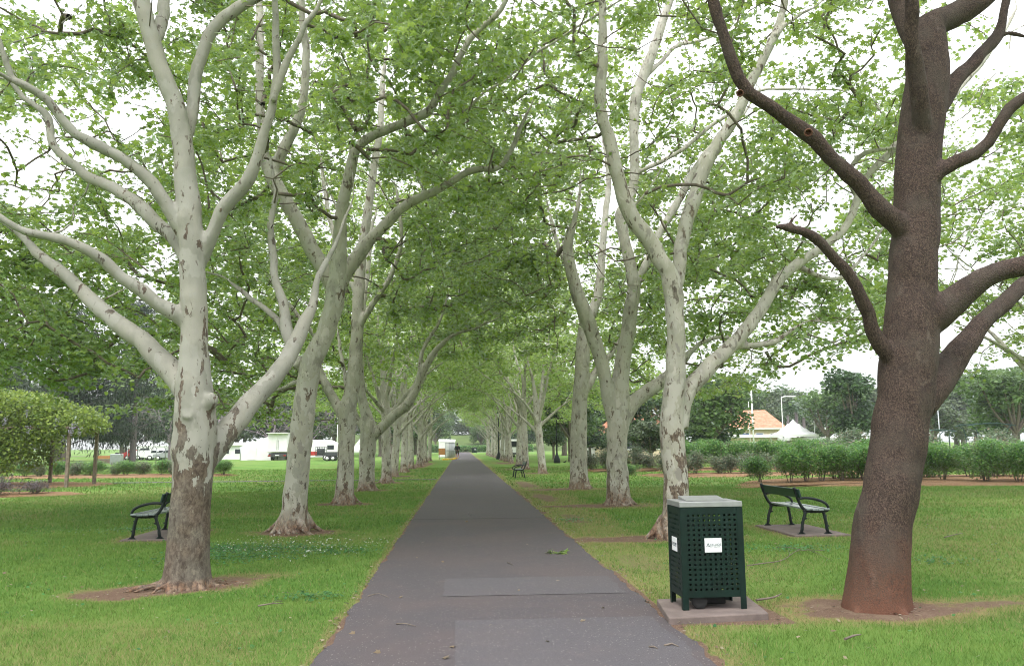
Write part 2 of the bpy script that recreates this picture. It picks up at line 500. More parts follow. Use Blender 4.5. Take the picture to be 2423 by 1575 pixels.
M = dict(
    bark=bark_plane(), bark_old=bark_plane('plane_bark_old', 1.9, .40, .622, .14, 0), bark_flaky=bark_plane('plane_bark_flaky', 2.3, .15, .605, .85), brown=bark_brown(),
    twig=simple('twig_bark', (0.17, 0.14, 0.115), 0.85, var=0.3, scale=9, spec=0.2),
    leaf=leaf_mat('plane_leaves', (0.092, 0.172, 0.028), (0.290, 0.385, 0.080), 0.52, tint=(0.33, 0.41, 0.11), gloss=.75),
    leaf_far=leaf_mat('plane_leaves_far', (0.120, 0.205, 0.044), (0.300, 0.395, 0.100), 0.55, tint=(0.31, 0.39, 0.12)),
    leaf_dark=leaf_mat('evergreen_leaves', (0.025, 0.055, 0.020), (0.060, 0.105, 0.035), 0.25),
    leaf_grey=leaf_mat('grey_green_leaves', (0.055, 0.085, 0.045), (0.125, 0.150, 0.080), 0.3),
    leaf_bg=leaf_mat('far_leaves', (0.050, 0.100, 0.030), (0.135, 0.200, 0.065), 0.4),
    needle=leaf_mat('pine_needles', (0.018, 0.030, 0.022), (0.050, 0.062, 0.040), 0.15),
    rose=leaf_mat('rose_leaves', (0.034, 0.115, 0.024), (0.130, 0.265, 0.055), 0.45, tint=(0.24, 0.35, 0.09)),
    rose_grey=leaf_mat('old_rose_leaves', (0.060, 0.105, 0.055), (0.165, 0.205, 0.120), 0.4, tint=(0.23, 0.17, 0.12)),
    purple=leaf_mat('purple_leaves', (0.050, 0.035, 0.042), (0.110, 0.085, 0.090), 0.25),
    wist=leaf_mat('wisteria_leaves', (0.070, 0.125, 0.024), (0.260, 0.330, 0.065), 0.36),
    lilac=leaf_mat('wisteria_flowers', (0.25, 0.22, 0.34), (0.42, 0.38, 0.52), 0.4),
    grass=grass_mat(), ground=ground_mat(), mulch=mulch_mat(),
    asphalt=asphalt('asphalt', (0.045, 0.039, 0.043), (0.100, 0.089, 0.097), (0.096, 0.074, 0.074), 0.55),
    patch=asphalt('newer_asphalt', (0.054, 0.049, 0.055), (0.116, 0.107, 0.117), (0.098, 0.081, 0.083), 0.42),
    concrete=simple('concrete', (0.155, 0.120, 0.108), 0.9, var=0.22, scale=5, bump=0.3),
    greenpaint=simple('green_paint', (0.0035, 0.0150, 0.0115), 0.42, var=0.25, scale=9, spec=0.28),
    plank=simple('green_planks', (0.009, 0.030, 0.026), 0.32, var=0.3, scale=14, bump=0.1),
    wetplank_sheen=simple('wet_planks_sky_sheen', (0.21, 0.245, 0.25), 0.13, var=0.3, scale=14, spec=1.0),  # sky reflection on the wet seat put into a pale base colour
    iron=simple('cast_iron', (0.008, 0.013, 0.013), 0.45, var=0.3, scale=25, bump=0.25, spec=0.3),
    steel=simple('stainless_steel', (0.36, 0.36, 0.37), 0.36, 0.6, var=0.08, scale=12),
    blackp=simple('black_plastic', (0.007, 0.007, 0.008), 0.6, spec=.2),
    rubber=simple('rubber', (0.02, 0.02, 0.02), 0.85),
    white=simple('white_plate', (0.76, 0.77, 0.78), 0.45, var=0.03),
    print=simple('dark_print', (0.045, 0.075, 0.085), 0.6),
    printgrey=simple('grey_print', (0.33, 0.38, 0.41), 0.6),
    whitep=simple('white_paint', (0.78, 0.78, 0.77), 0.4, var=0.05, scale=1.5),
    canvas=simple('white_canvas', (0.80, 0.80, 0.80), 0.8, var=0.05, scale=1.0),
    red=simple('red_paint', (0.45, 0.03, 0.03), 0.35),
    greyp=simple('grey_paint', (0.30, 0.31, 0.32), 0.5),
    darkp=simple('dark_grey_paint', (0.06, 0.06, 0.07), 0.5),
    bluep=simple('blue_paint', (0.05, 0.10, 0.28), 0.5),
    glass=simple('dark_glass', (0.03, 0.035, 0.04), 0.12, var=0.1),
    roof=tile_mat('orange_roof_tiles', (0.42, 0.17, 0.10), (0.56, 0.27, 0.18)),
    cream=simple('cream_render', (0.60, 0.49, 0.34), 0.85, var=0.1, scale=1.5),
    brick=simple('red_brick', (0.30, 0.14, 0.10), 0.9, var=0.25, scale=8),
    galv=simple('galvanised_steel', (0.42, 0.44, 0.46), 0.5, 0.6, var=0.1),
    yellow=simple('yellow_plastic', (0.75, 0.50, 0.03), 0.5),
    orange=simple('orange_board', (0.45, 0.20, 0.07), 0.7),
    timber=simple('timber_post', (0.20, 0.155, 0.12), 0.85, var=0.35, scale=10, bump=0.3),
    blackm=simple('black_metal', (0.006, 0.010, 0.010), 0.55, spec=0.2),
    greenm=simple('green_metal', (0.02, 0.055, 0.05), 0.5),
    skin=simple('skin', (0.50, 0.28, 0.21), 0.6, var=0.08),
    cloth=simple('black_cloth', (0.014, 0.014, 0.018), 0.9, var=0.3, scale=20),
    cloth2=simple('dark_brown_cloth', (0.05, 0.035, 0.03), 0.9, var=0.3, scale=20),
    hair=simple('dark_hair', (0.018, 0.014, 0.012), 0.7),
    deadleaf=leaf_mat('dead_leaves', (0.12, 0.080, 0.05), (0.30, 0.25, 0.17), 0.2),
    weed=leaf_mat('clover_leaves', (0.032, 0.115, 0.036), (0.085, 0.215, 0.062), 0.3),
    clover=leaf_mat('clover_blossom', (0.55, 0.58, 0.52), (0.78, 0.78, 0.74), 0.3),
    hillgrass=simple('hill_grass', (0.085, 0.125, 0.035), 0.95, var=0.25, scale=0.15, spec=0.1),
    purplebark=simple('purple_grey_bark', (0.20, 0.165, 0.18), 0.9, var=0.2, scale=6, spec=0.2),
)

# ------------------------------------------------------------------ leaves
def _leaf_lobed():
    o = [(0, 0), (.50, -.03), (.31, .22), (.64, .50), (.23, .53), (0, 1.0), (-.23, .53), (-.64, .50), (-.31, .22), (-.50, -.03)]
    v = [(x, y, -0.28 * (abs(x) ** 1.6) - 0.16 * max(0, y - .4)) for x, y in o] + [(0, .32, 0.03)]
    return np.array(v), np.array([(10, i, (i + 1) % 10) for i in range(10)])


def _leaf_plain():
    v = [(0, 0, 0), (.46, .12, -.10), (.44, .58, -.13), (0, 1, -.10), (-.44, .58, -.13), (-.46, .12, -.10)]
    return np.array(v, dtype=float), np.array([(0, 1, 2, 3), (0, 3, 4, 5)])


def _leaf_quad(w=0.6):
    v = [(0, 0, 0), (w / 2, .45, -.05), (0, 1, -.08), (-w / 2, .45, -.05)]
    return np.array(v, dtype=float), np.array([(0, 1, 2, 3)])


LOBED, PLAIN, OVAL, NEEDLE = _leaf_lobed(), _leaf_plain(), _leaf_quad(0.7), _leaf_quad(0.16)


def leaves_mesh(name, pos, size, tmpl, droop=22, spread=22, tilt=22, g=rng):
    n = len(pos)
    az = g.uniform(0, 2 * np.pi, n)
    dl = np.radians(g.normal(droop, spread, n))
    t = np.stack([np.cos(az) * np.cos(dl), np.sin(az) * np.cos(dl), -np.sin(dl)], 1)
    up = np.stack([g.normal(0, math.tan(R(tilt)), n), g.normal(0, math.tan(R(tilt)), n), np.ones(n)], 1)
    u = up - t * (up * t).sum(1)[:, None]
    u /= np.linalg.norm(u, axis=1)[:, None] + 1e-9
    s = np.cross(t, u)
    tv, tf = tmpl
    sz = (size * g.uniform(0.65, 1.25, n))[:, None, None]
    v = pos[:, None, :] + sz * (tv[None, :, 0:1] * s[:, None, :] + tv[None, :, 1:2] * t[:, None, :] + tv[None, :, 2:3] * u[:, None, :])
    f = (np.arange(n)[:, None, None] * len(tv) + tf[None]).reshape(-1, tf.shape[1])
    return mesh_np(name, v.reshape(-1, 3), f)


def in_ellipsoids(ells, n, shell=0.55, g=rng):
    """points in a set of ellipsoids (cx,cy,cz,rx,ry,rz), denser towards their surface"""
    ells = np.array(ells, dtype=float)
    w = (ells[:, 3] * ells[:, 4] * ells[:, 5]) ** (2 / 3)
    k = g.choice(len(ells), n, p=w / w.sum())
    d = g.normal(size=(n, 3)); d /= np.linalg.norm(d, axis=1)[:, None]
    r = shell + (1 - shell) * g.uniform(0, 1, n) ** 0.6
    r *= 1 + g.normal(0, 0.07, n)
    return ells[k, :3] + d * r[:, None] * ells[k, 3:]


# ------------------------------------------------------------------ trees
def solid_from_tubes(name, branches, voxel, smooth=4, rough=0.012, seed=0):
    """unite limbs (lists of x,y,z,r) into one skin by voxel remeshing"""
    mb = MB()
    for b in branches:
        b = np.asarray(b)
        sides = 14 if b[:, 3].max() > 0.12 else 10
        mb.tube(b[:, :3], np.maximum(b[:, 3] - voxel * .55, voxel * 0.75), sides)
    me = mb.mesh(name + '_raw')
    o = bpy.data.objects.new(name + '_raw', me)
    COL.objects.link(o)
    r = o.modifiers.new('r', 'REMESH'); r.mode = 'VOXEL'; r.voxel_size = voxel
    s = o.modifiers.new('s', 'SMOOTH'); s.factor = 0.5; s.iterations = smooth
    dg = bpy.context.evaluated_depsgraph_get()
    ev = o.evaluated_get(dg)
    out = bpy.data.meshes.new_from_object(ev)
    out.name = name
    bpy.data.objects.remove(o); bpy.data.meshes.remove(me)
    n = len(out.vertices)
    co = np.empty(n * 3, np.float32); out.vertices.foreach_get('co', co); co = co.reshape(-1, 3)
    no = np.empty(n * 3, np.float32); out.vertex_normals.foreach_get('vector', no); no = no.reshape(-1, 3)
    if rough:
        d = np.array([mnoise.noise((p[0] * 4.5 + seed, p[1] * 4.5, p[2] * 2.2)) + 0.5 * mnoise.noise((p[0] * 11, p[1] * 11 + seed, p[2] * 6)) for p in co.tolist()], dtype=np.float32)
        co = co + no * (d * rough)[:, None]
        out.vertices.foreach_set('co', co.ravel())
    out.polygons.foreach_set('use_smooth', np.full(len(out.polygons), True))
    out.update()
    return out


def roots(base, r, n, seed, reach=1.9, h=0.34):
    g = random.Random(seed)
    out = []
    for k in range(n):
        a = 2 * math.pi * (k + g.uniform(-.3, .3)) / n
        L = r * g.uniform(reach * .8, reach * 1.25)
        rr = r * g.uniform(0.30, 0.42)
        pts = []
        for s in np.linspace(0, 1, 7):
            d = r * 0.45 + (L - r * 0.45) * s
            z = h * (1 - s) ** 2.2 - 0.035 * s
            pts.append((base[0] + d * math.cos(a + .25 * s), base[1] + d * math.sin(a + .25 * s), z, rr * (1 - 0.72 * s)))
        out.append(np.array(pts))
    return out


def grow(nodes, pts, g, sag=0.10, maxattach=0.15):
    """connect every crown point to the nearest branch; returns twig paths (x,y,z,r)"""
    N = np.array([n[:3] for n in nodes]); NR = np.array([n[3] for n in nodes])
    keep = NR < maxattach
    N, NR = N[keep], NR[keep]
    d0 = np.array([np.min(np.linalg.norm(N - p, axis=1)) for p in pts])
    pts = pts[np.argsort(d0)]
    X = list(N); par = [-1] * len(N); rr = list(NR)
    arr = np.zeros((len(N) + len(pts) * 16, 3)); arr[:len(N)] = N; cnt = len(N)
    lift = np.zeros(len(arr)); lift[:cnt] = 0
    paths = []
    for p in pts:
        dv = p - arr[:cnt]
        d = np.linalg.norm(dv, axis=1) + 0.7 * np.maximum(0, arr[:cnt, 2] - p[2])
        i = int(np.argmin(d))
        a = arr[i]; L = np.linalg.norm(p - a)
        n = max(2, min(14, int(L / 0.32) + 1))
        ctl = (a + p) / 2 + np.array([0, 0, 1]) * L * sag + g.normal(0, 0.13, 3) * L
        s = np.linspace(0, 1, n + 1)[:, None]
        q = a * (1 - s) ** 2 + 2 * ctl * s * (1 - s) + p * s * s
        q[1:-1] += g.normal(0, 0.025, (n - 1, 3))
        idx = [i]
        for j in range(1, n + 1):
            if cnt >= len(arr): break
            arr[cnt] = q[j]; par.append(idx[-1]); rr.append(0.0); idx.append(cnt); cnt += 1
        paths.append(idx)
    n0 = len(N)
    acc = np.zeros(cnt)
    tips = [p[-1] for p in paths]
    for t in tips: acc[t] += 0.0075 ** 2.2
    for j in range(cnt - 1, n0 - 1, -1):
        if acc[j] == 0: acc[j] = 0.005 ** 2.2
        acc[par[j]] += acc[j]
    rad = np.maximum(acc, 1e-9) ** (1 / 2.2)
    out = []
    for idx in paths:
        r = rad[idx].copy()
        if len(idx) > 1: r[0] = min(r[0], r[1] * 1.25)
        if idx[0] < n0: r[0] = r[1] * 1.3
        out.append(np.column_stack([arr[idx], np.clip(r, 0.004, 0.07)]))
    return out


def twigs_mesh(name, paths):
    V, Q, b = [], [], 0
    for p in paths:
        k = 6 if p[:, 3].max() > 0.03 else (4 if p[:, 3].max() > 0.012 else 3)
        v, q, _ = tube_arrays(p[:, :3], p[:, 3], k)
        V.append(v); Q.append(q + b); b += len(v)
    return mesh_np(name, np.vstack(V), np.vstack(Q), True)


def leaf_points(paths, per, g, spread=0.2):
    out = []
    for p in paths:
        n = max(2, int(per * g.uniform(0.55, 1.45)))
        t = 1 - g.uniform(0, 1, n) ** 1.3 * 0.75
        x = t * (len(p) - 1)
        i = np.minimum(x.astype(int), len(p) - 2); f = (x - i)[:, None]
        c = p[i, :3] * (1 - f) + p[i + 1, :3] * f
        out.append(c + g.normal(0, 1, (n, 3)) * np.array([spread * 1.15, spread * 1.15, spread * 0.5]))
    return np.vstack(out)


def crown_mesh(paths, lp, size, tmpl, g, leaf):
    """leaves (material 0) and the fine twigs that carry them (material 1) as one crown"""
    a = leaves_mesh('crown', lp, size, tmpl, g=g)
    t = twigs_mesh('t', paths)
    nv, nl, npz = len(a.vertices), len(a.loops), len(a.polygons)
    mv, ml, mp = len(t.vertices), len(t.loops), len(t.polygons)
    def get(seq, attr, n, dt):
        x = np.empty(n, dt); seq.foreach_get(attr, x); return x
    co = np.concatenate([get(a.vertices, 'co', nv * 3, np.float32), get(t.vertices, 'co', mv * 3, np.float32)])
    vi = np.concatenate([get(a.loops, 'vertex_index', nl, np.int32), get(t.loops, 'vertex_index', ml, np.int32) + nv])
    ls = np.concatenate([get(a.polygons, 'loop_start', npz, np.int32), get(t.polygons, 'loop_start', mp, np.int32) + nl])
    me = bpy.data.meshes.new('crown')
    me.vertices.add(nv + mv); me.vertices.foreach_set('co', co)
    me.loops.add(nl + ml); me.loops.foreach_set('vertex_index', vi)
    me.polygons.add(npz + mp); me.polygons.foreach_set('loop_start', ls)
    me.polygons.foreach_set('material_index', np.r_[np.zeros(npz, np.int32), np.ones(mp, np.int32)])
    me.polygons.foreach_set('use_smooth', np.r_[np.zeros(npz, bool), np.ones(mp, bool)])
    me.materials.append(leaf); me.materials.append(M['twig'])
    me.update(calc_edges=True)
    bpy.data.meshes.remove(a); bpy.data.meshes.remove(t)
    return me

PROT = []                                   # limbs that stand clear of leaves
GAPS = [(170, 330, 130, 90, .6), (330, 270, 60, 60, .7), (80, 420, 90, 70, .6), (300, 430, 60, 40, .5), (690, 330, 40, 60, .4), (360, 690, 40, 70, .5),
        (1690, 230, 60, 40, .5), (1610, 130, 40, 40, .4), (1760, 420, 50, 40, .4), (1990, 620, 60, 60, .5), (1930, 500, 60, 50, .5), (2290, 330, 70, 90, .5), (2300, 140, 70, 70, .6),
        (2310, 500, 70, 60, .35), (2260, 620, 60, 60, .5), (2330, 860, 90, 90, .6), (2080, 160, 40, 90, .5), (1900, 890, 100, 40, .3), (2000, 420, 40, 40, .4)]


def limb(pts, y0, y1, ext=0.0, up=0.75, seed=0, wob=0.0):
    """a limb traced on the photograph, its tip at its own distance; optionally carried on above the frame"""
    pts = [tuple(p) for p in pts]
    L = [0.0]
    for a, b in zip(pts, pts[1:]):
        L.append(L[-1] + math.hypot(a[0] - b[0], a[1] - b[1]))
    out = []
    for p, l in zip(pts, L):
        d = y0 + (y1 - y0) * l / max(L[-1], 1e-6)
        q = P(p[0], p[1], d)
        w = float(project([q])[2][0])
        out.append((q.x, q.y, q.z, p[2] / 2 * w / F))
    if ext:
        g = random.Random(seed + int(pts[-1][0]))
        a, b = Vector(out[-2][:3]), Vector(out[-1][:3])
        d = (b - a).normalized()
        r = out[-1][3]
        q = b.copy()
        for k in range(5):
            d = (d * 0.75 + Vector((0, 0, 0.25 * up)) + Vector((g.uniform(-.2, .2), g.uniform(-.2, .2), 0))).normalized()
            q = q + d * ext / 5
            r *= 0.72
            out.append((q.x, q.y, q.z, max(r, 0.012)))
    c = catmull(out, 0.11)
    c[:, 3] = np.maximum(c[:, 3], 0.008)
    n = len(c)
    if n > 6:
        ph = seed * 1.7
        for k in range(3):
            w = np.array([mnoise.noise((c[i, 0] * 1.4 + k * 9.1 + ph, c[i, 1] * 1.4, c[i, 2] * 1.4)) for i in range(n)])
            w2 = np.array([mnoise.noise((c[i, 0] * 4.1 + k * 5.3 + ph, c[i, 1] * 4.1, c[i, 2] * 4.1)) for i in range(n)])
            c[:, k] += (0.035 * w * np.clip(.07 / c[:, 3], .15, 1) + .4 * np.minimum(c[:, 3], .05) * w2) * np.minimum(1, np.arange(n) / 6)
    return c


def protect(c, extra=4):
    x, y, w = project(c[:, :3])
    for i in range(0, len(c)):
        if w[i] > 0: PROT.append((x[i], y[i], c[i, 3] * F / w[i] + extra, w[i]))


def clear_of_limbs(pts, g, keep=0.06):
    """leave out leaves that would hang in front of the limbs the photo shows bare, and thin the sky gaps"""
    x, y, w = project(pts)
    ok = np.ones(len(pts), bool)
    A = np.array(PROT, dtype=np.float32)
    for s in range(0, len(pts), 4000):
        sl = slice(s, s + 4000)
        d2 = (x[sl, None] - A[None, :, 0]) ** 2 + (y[sl, None] - A[None, :, 1]) ** 2
        hit = ((d2 < A[None, :, 2] ** 2) & (w[sl, None] < A[None, :, 3] + 0.15)).any(1)
        ok[sl] &= ~hit
    ok |= g.uniform(0, 1, len(pts)) < keep
    for gx, gy, rx, ry, k in GAPS:
        e = ((x - gx) / rx) ** 2 + ((y - gy) / ry) ** 2
        e *= 1 + 0.5 * np.sin(x * .05 + gy) * np.cos(y * .045)
        ok &= ~((e < 1) & (g.uniform(0, 1, len(pts)) < k))
    ok &= ~((w > 0) & (w < 6.5) & (x > -60) & (x < 2480) & (y > -40))
    return ok


T = {}


def skeleton(key, base, trunk_r, limbs, voxel, bark='bark', nroots=6, reach=1.9, rooth=.34, seed=1, extra=4, guard=True, rough=0.012):
    T[key] = dict(base=np.array(base), limbs=limbs, voxel=voxel, bark=bark, seed=seed, rough=rough,
                  roots=roots(base, trunk_r, nroots, seed, reach, rooth))
    if guard:
        for c in limbs: protect(c[c[:, 3] > 0.025], extra)


def gpt(px, py):
    q = G(px, py)
    return q


# --- the nearest tree of the left row
b = gpt(441, 1388); D = b.y
L1 = [
    limb([(440, 1418, 128), (441, 1388, 122), (443, 1330, 108), (446, 1260, 100), (450, 1193, 97), (455, 1120, 98), (460, 1040, 104), (461, 963, 98), (459, 900, 86), (458, 857, 76),
          (459, 800, 67), (458, 735, 66), (457, 672, 66), (455, 620, 62), (449, 517, 62), (440, 414, 57), (432, 336, 52), (408, 233, 47), (376, 155, 45), (354, 78, 44), (331, 0, 41), (318, -50, 38)], D, D - .3, 4.5),
    limb([(440, 330, 30), (452, 285, 34), (459, 233, 35), (468, 155, 35), (497, 78, 34), (545, 31, 33), (590, 0, 32), (640, -40, 28)], D, D + .5, 4),
    limb([(360, 110, 30), (378, 70, 33), (388, 0, 32), (396, -60, 28)], D - .2, D + .6, 3.5),
    limb([(462, 640, 44), (484, 590, 42), (504, 548, 39), (527, 496, 40), (569, 450, 38), (600, 398, 35), (618, 336, 31), (641, 253, 28), (650, 200, 26), (654, 155, 24), (652, 78, 24), (651, 0, 22), (648, -50, 20)], D - .05, D - .9, 3),
    limb([(646, 240, 22), (658, 205, 23), (677, 150, 23), (708, 93, 21), (724, 57, 20), (750, 26, 19), (763, 0, 18), (775, -40, 16)], D - .65, D - 1.0, 2.5),
    limb([(448, 610, 40), (434, 560, 40), (408, 507, 38), (377, 460, 36), (336, 408, 35), (290, 372, 33), (227, 341, 33), (181, 315, 29), (150, 284, 28), (114, 238, 27), (62, 207, 25), (26, 191, 23), (10, 140, 21), (-2, 98, 19), (-30, 40, 16)], D - .1, D - 1.1, 2),
    limb([(26, 191, 18), (0, 175, 16), (-50, 150, 12)], D - 1.0, D - 1.4, 1.5),
    limb([(446, 620, 40), (420, 568, 42), (383, 538, 39), (352, 507, 37), (310, 470, 35), (269, 445, 32), (217, 424, 30), (176, 393, 28), (140, 357, 25), (121, 320, 23), (116, 279, 22), (93, 253, 20), (57, 233, 18), (20, 190, 14), (-20, 150, 10)], D, D + 1.4, 1),
    limb([(462, 800, 46), (445, 765, 47), (414, 739, 45), (377, 719, 40), (341, 688, 38), (290, 657, 36), (248, 620, 33), (207, 595, 32), (155, 574, 30), (93, 558, 27), (41, 543, 25), (0, 517, 23), (-60, 490, 20)], D - .05, D - 1.0, 2),
    limb([(448, 940, 60), (425, 900, 62), (395, 868, 62), (363, 835, 54), (320, 793, 48), (274, 760, 45), (227, 719, 40), (181, 672, 36), (134, 631, 32), (88, 595, 27), (50, 560, 22), (0, 520, 18), (-50, 470, 14)], D, D + 1.2, 2),
    limb([(470, 1110, 60), (500, 1068, 64), (533, 1027, 63), (565, 985, 60), (608, 937, 53), (651, 889, 48), (688, 832, 43), (709, 785, 39), (729, 745, 32), (745, 709, 25), (757, 652, 20), (770, 622, 18), (800, 560, 14), (830, 480, 10)], D, D + 1.5, 1.5),
    limb([(693, 826, 32), (680, 790, 36), (675, 762, 34), (671, 716, 28), (659, 678, 25), (652, 639, 23), (646, 595, 22), (640, 530, 20), (650, 450, 16), (640, 380, 12)], D + 1.1, D + 2.1, 1),
    limb([(676, 790, 20), (660, 762, 20), (639, 740, 19), (600, 711, 18), (560, 680, 15), (520, 650, 11), (470, 640, 8)], D + 1.3, D + 2.4, .8),
    # lopped stubs at chest height
    np.array([(b.x + .02, b.y, P(458, 1000, D).z - .08, .10), (b.x + .03, b.y - .24, P(448, 985, D).z + .00, .098), (b.x + .03, b.y - .30, P(448, 985, D).z + .02, .092), (b.x + .03, b.y - .335, P(448, 985, D).z + .03, .078)]),
    np.array([(b.x + .08, b.y - .05, P(480, 990, D).z - .05, .10), (b.x + .24, b.y - .20, P(503, 948, D).z - .03, .098), (b.x + .27, b.y - .23, P(503, 946, D).z + .01, .092), (b.x + .295, b.y - .25, P(503, 946, D).z + .02, .078)]),
]
L1roots = [(-.25, -.05, -1.05, -.62, .036), (-.2, -.15, -.75, -.50, .034), (-.22, .1, -.95, -.18, .026), (.2, -.1, .62, .18, .034), (.15, .1, .9, .42, .028), (-.05, -.25, -.45, -.55, .034), (-.2, -.1, -.7, -.32, .026), (.2, 0, .75, .34, .024)]
for k, (x0, y0, x1, y1, r) in enumerate(L1roots):
    s = np.linspace(0, 1, 12)
    wv = np.array([mnoise.noise((k * 3.1, t * 3, 0)) for t in s]) * .12
    L1.append(np.column_stack([b.x + x0 + (x1 - x0) * s + wv, b.y + y0 + (y1 - y0) * s + wv * .5, .07 * (1 - s) ** 2 + .004 - .03 * s, r * (1.25 - .85 * s)]))
skeleton('L1', b, .29, L1, .021, 'bark_old', nroots=7, reach=1.40, rooth=.15, seed=3)

# --- second tree of the left row
b = gpt(694, 1258); D = b.y
L2 = [
    limb([(690, 1280, 92), (694, 1258, 84), (696, 1225, 70), (699, 1177, 63), (708, 1070, 58), (720, 963, 56), (731, 883, 54), (745, 840, 52), (764, 805, 48), (781, 755, 49), (790, 716, 50), (797, 670, 48), (801, 620, 44), (806, 517, 34), (827, 414, 31), (838, 362, 30), (862, 331, 27), (915, 307, 26), (962, 287, 26), (1014, 264, 25), (1034, 228, 22), (1065, 181, 21), (1086, 134, 20), (1112, 93, 21), (1148, 57, 19), (1184, 20, 18), (1210, -40, 16)], D, D - 2.2, 2),
    limb([(1005, 268, 12), (1050, 272, 12), (1096, 264, 11), (1143, 222, 12), (1190, 191, 12), (1231, 155, 12), (1272, 124, 12), (1324, 93, 12), (1376, 57, 12), (1422, 26, 12), (1469, 0, 11), (1520, -30, 9)], D - 1.3, D - 2.6, 1),
    limb([(794, 690, 40), (768, 640, 40), (734, 579, 40), (693, 507, 39), (657, 440, 38), (640, 410, 36), (628, 380, 28), (620, 310, 24), (615, 248, 24), (615, 129, 24), (615, 52, 22), (612, -40, 20)], D, D + .9, 3),
    limb([(648, 430, 30), (657, 388, 33), (677, 341, 30), (698, 295, 28), (719, 233, 25), (724, 129, 23), (716, 52, 21), (714, -40, 19)], D + .5, D + .2, 3),
    limb([(800, 690, 40), (817, 648, 40), (848, 605, 38), (879, 564, 33), (925, 517, 30), (967, 481, 26), (1024, 455, 24), (1076, 424, 22), (1122, 403, 20), (1179, 398, 18), (1210, 352, 17), (1236, 290, 14), (1257, 248, 10), (1275, 200, 7)], D, D - .4, .8),
    limb([(737, 880, 36), (712, 862, 38), (700, 852, 36)], D - .1, D - .35),
    limb([(735, 900, 22), (700, 905, 16), (650, 925, 12), (610, 935, 10), (560, 900, 8)], D + .1, D + 1.6, .8),
]
skeleton('L2', b, .29, L2, .028, nroots=7, reach=2.1, rooth=.45, seed=5)

# --- third
b = gpt(815, 1192); D = b.y
L3 = [
    limb([(813, 1205, 62), (815, 1192, 56), (815, 1160, 48), (817, 1123, 44), (820, 1049, 43), (822, 974, 46), (832, 930, 40), (838, 884, 37), (843, 807, 33), (846, 755, 31), (849, 690, 30), (856, 600, 27), (870, 500, 24), (884, 400, 22), (900, 300, 19), (905, 200, 17)], D, D, 3),
    limb([(822, 1000, 32), (800, 962, 28), (773, 915, 25), (755, 870, 20), (748, 800, 16), (700, 740, 13), (660, 690, 10)], D, D + 1, 1.5),
    limb([(845, 780, 22), (868, 740, 19), (895, 700, 17), (930, 640, 15), (950, 560, 13), (940, 470, 11)], D, D - 1, 1.5),
    limb([(846, 700, 18), (820, 640, 17), (790, 560, 15), (772, 470, 13), (760, 380, 11)], D, D + .8, 1.5),
]
skeleton('L3', b, .27, L3, .034, nroots=6, reach=2.0, rooth=.42, seed=8)

# --- fourth, with its long limb reaching over the path
b = gpt(868, 1160); D = b.y
L4 = [
    limb([(867, 1170, 54), (868, 1160, 50), (868, 1130, 40), (869, 1070, 41), (872, 1020, 42), (868, 985, 32), (858, 950, 25), (853, 905, 22), (850, 830, 20), (856, 740, 18), (870, 640, 15), (880, 540, 12)], D, D, 2.5),
    limb([(874, 1040, 30), (896, 1018, 27), (930, 984, 27), (962, 958, 25), (980, 925, 24), (998, 885, 22), (1015, 855, 19), (1032, 828, 17), (1071, 793, 12), (1124, 777, 9), (1172, 755, 7)], D, D - 1.5, 1),
    limb([(872, 1030, 20), (845, 990, 18), (828, 950, 16), (815, 880, 13), (800, 800, 10)], D, D + 1.2, 1.5),
    limb([(962, 958, 18), (990, 900, 16), (1000, 830, 13), (1040, 760, 10), (1060, 700, 8)], D - .9, D - .4, 1),
]
skeleton('L4', b, .27, L4, .036, nroots=6, reach=2.0, rooth=.42, seed=11)

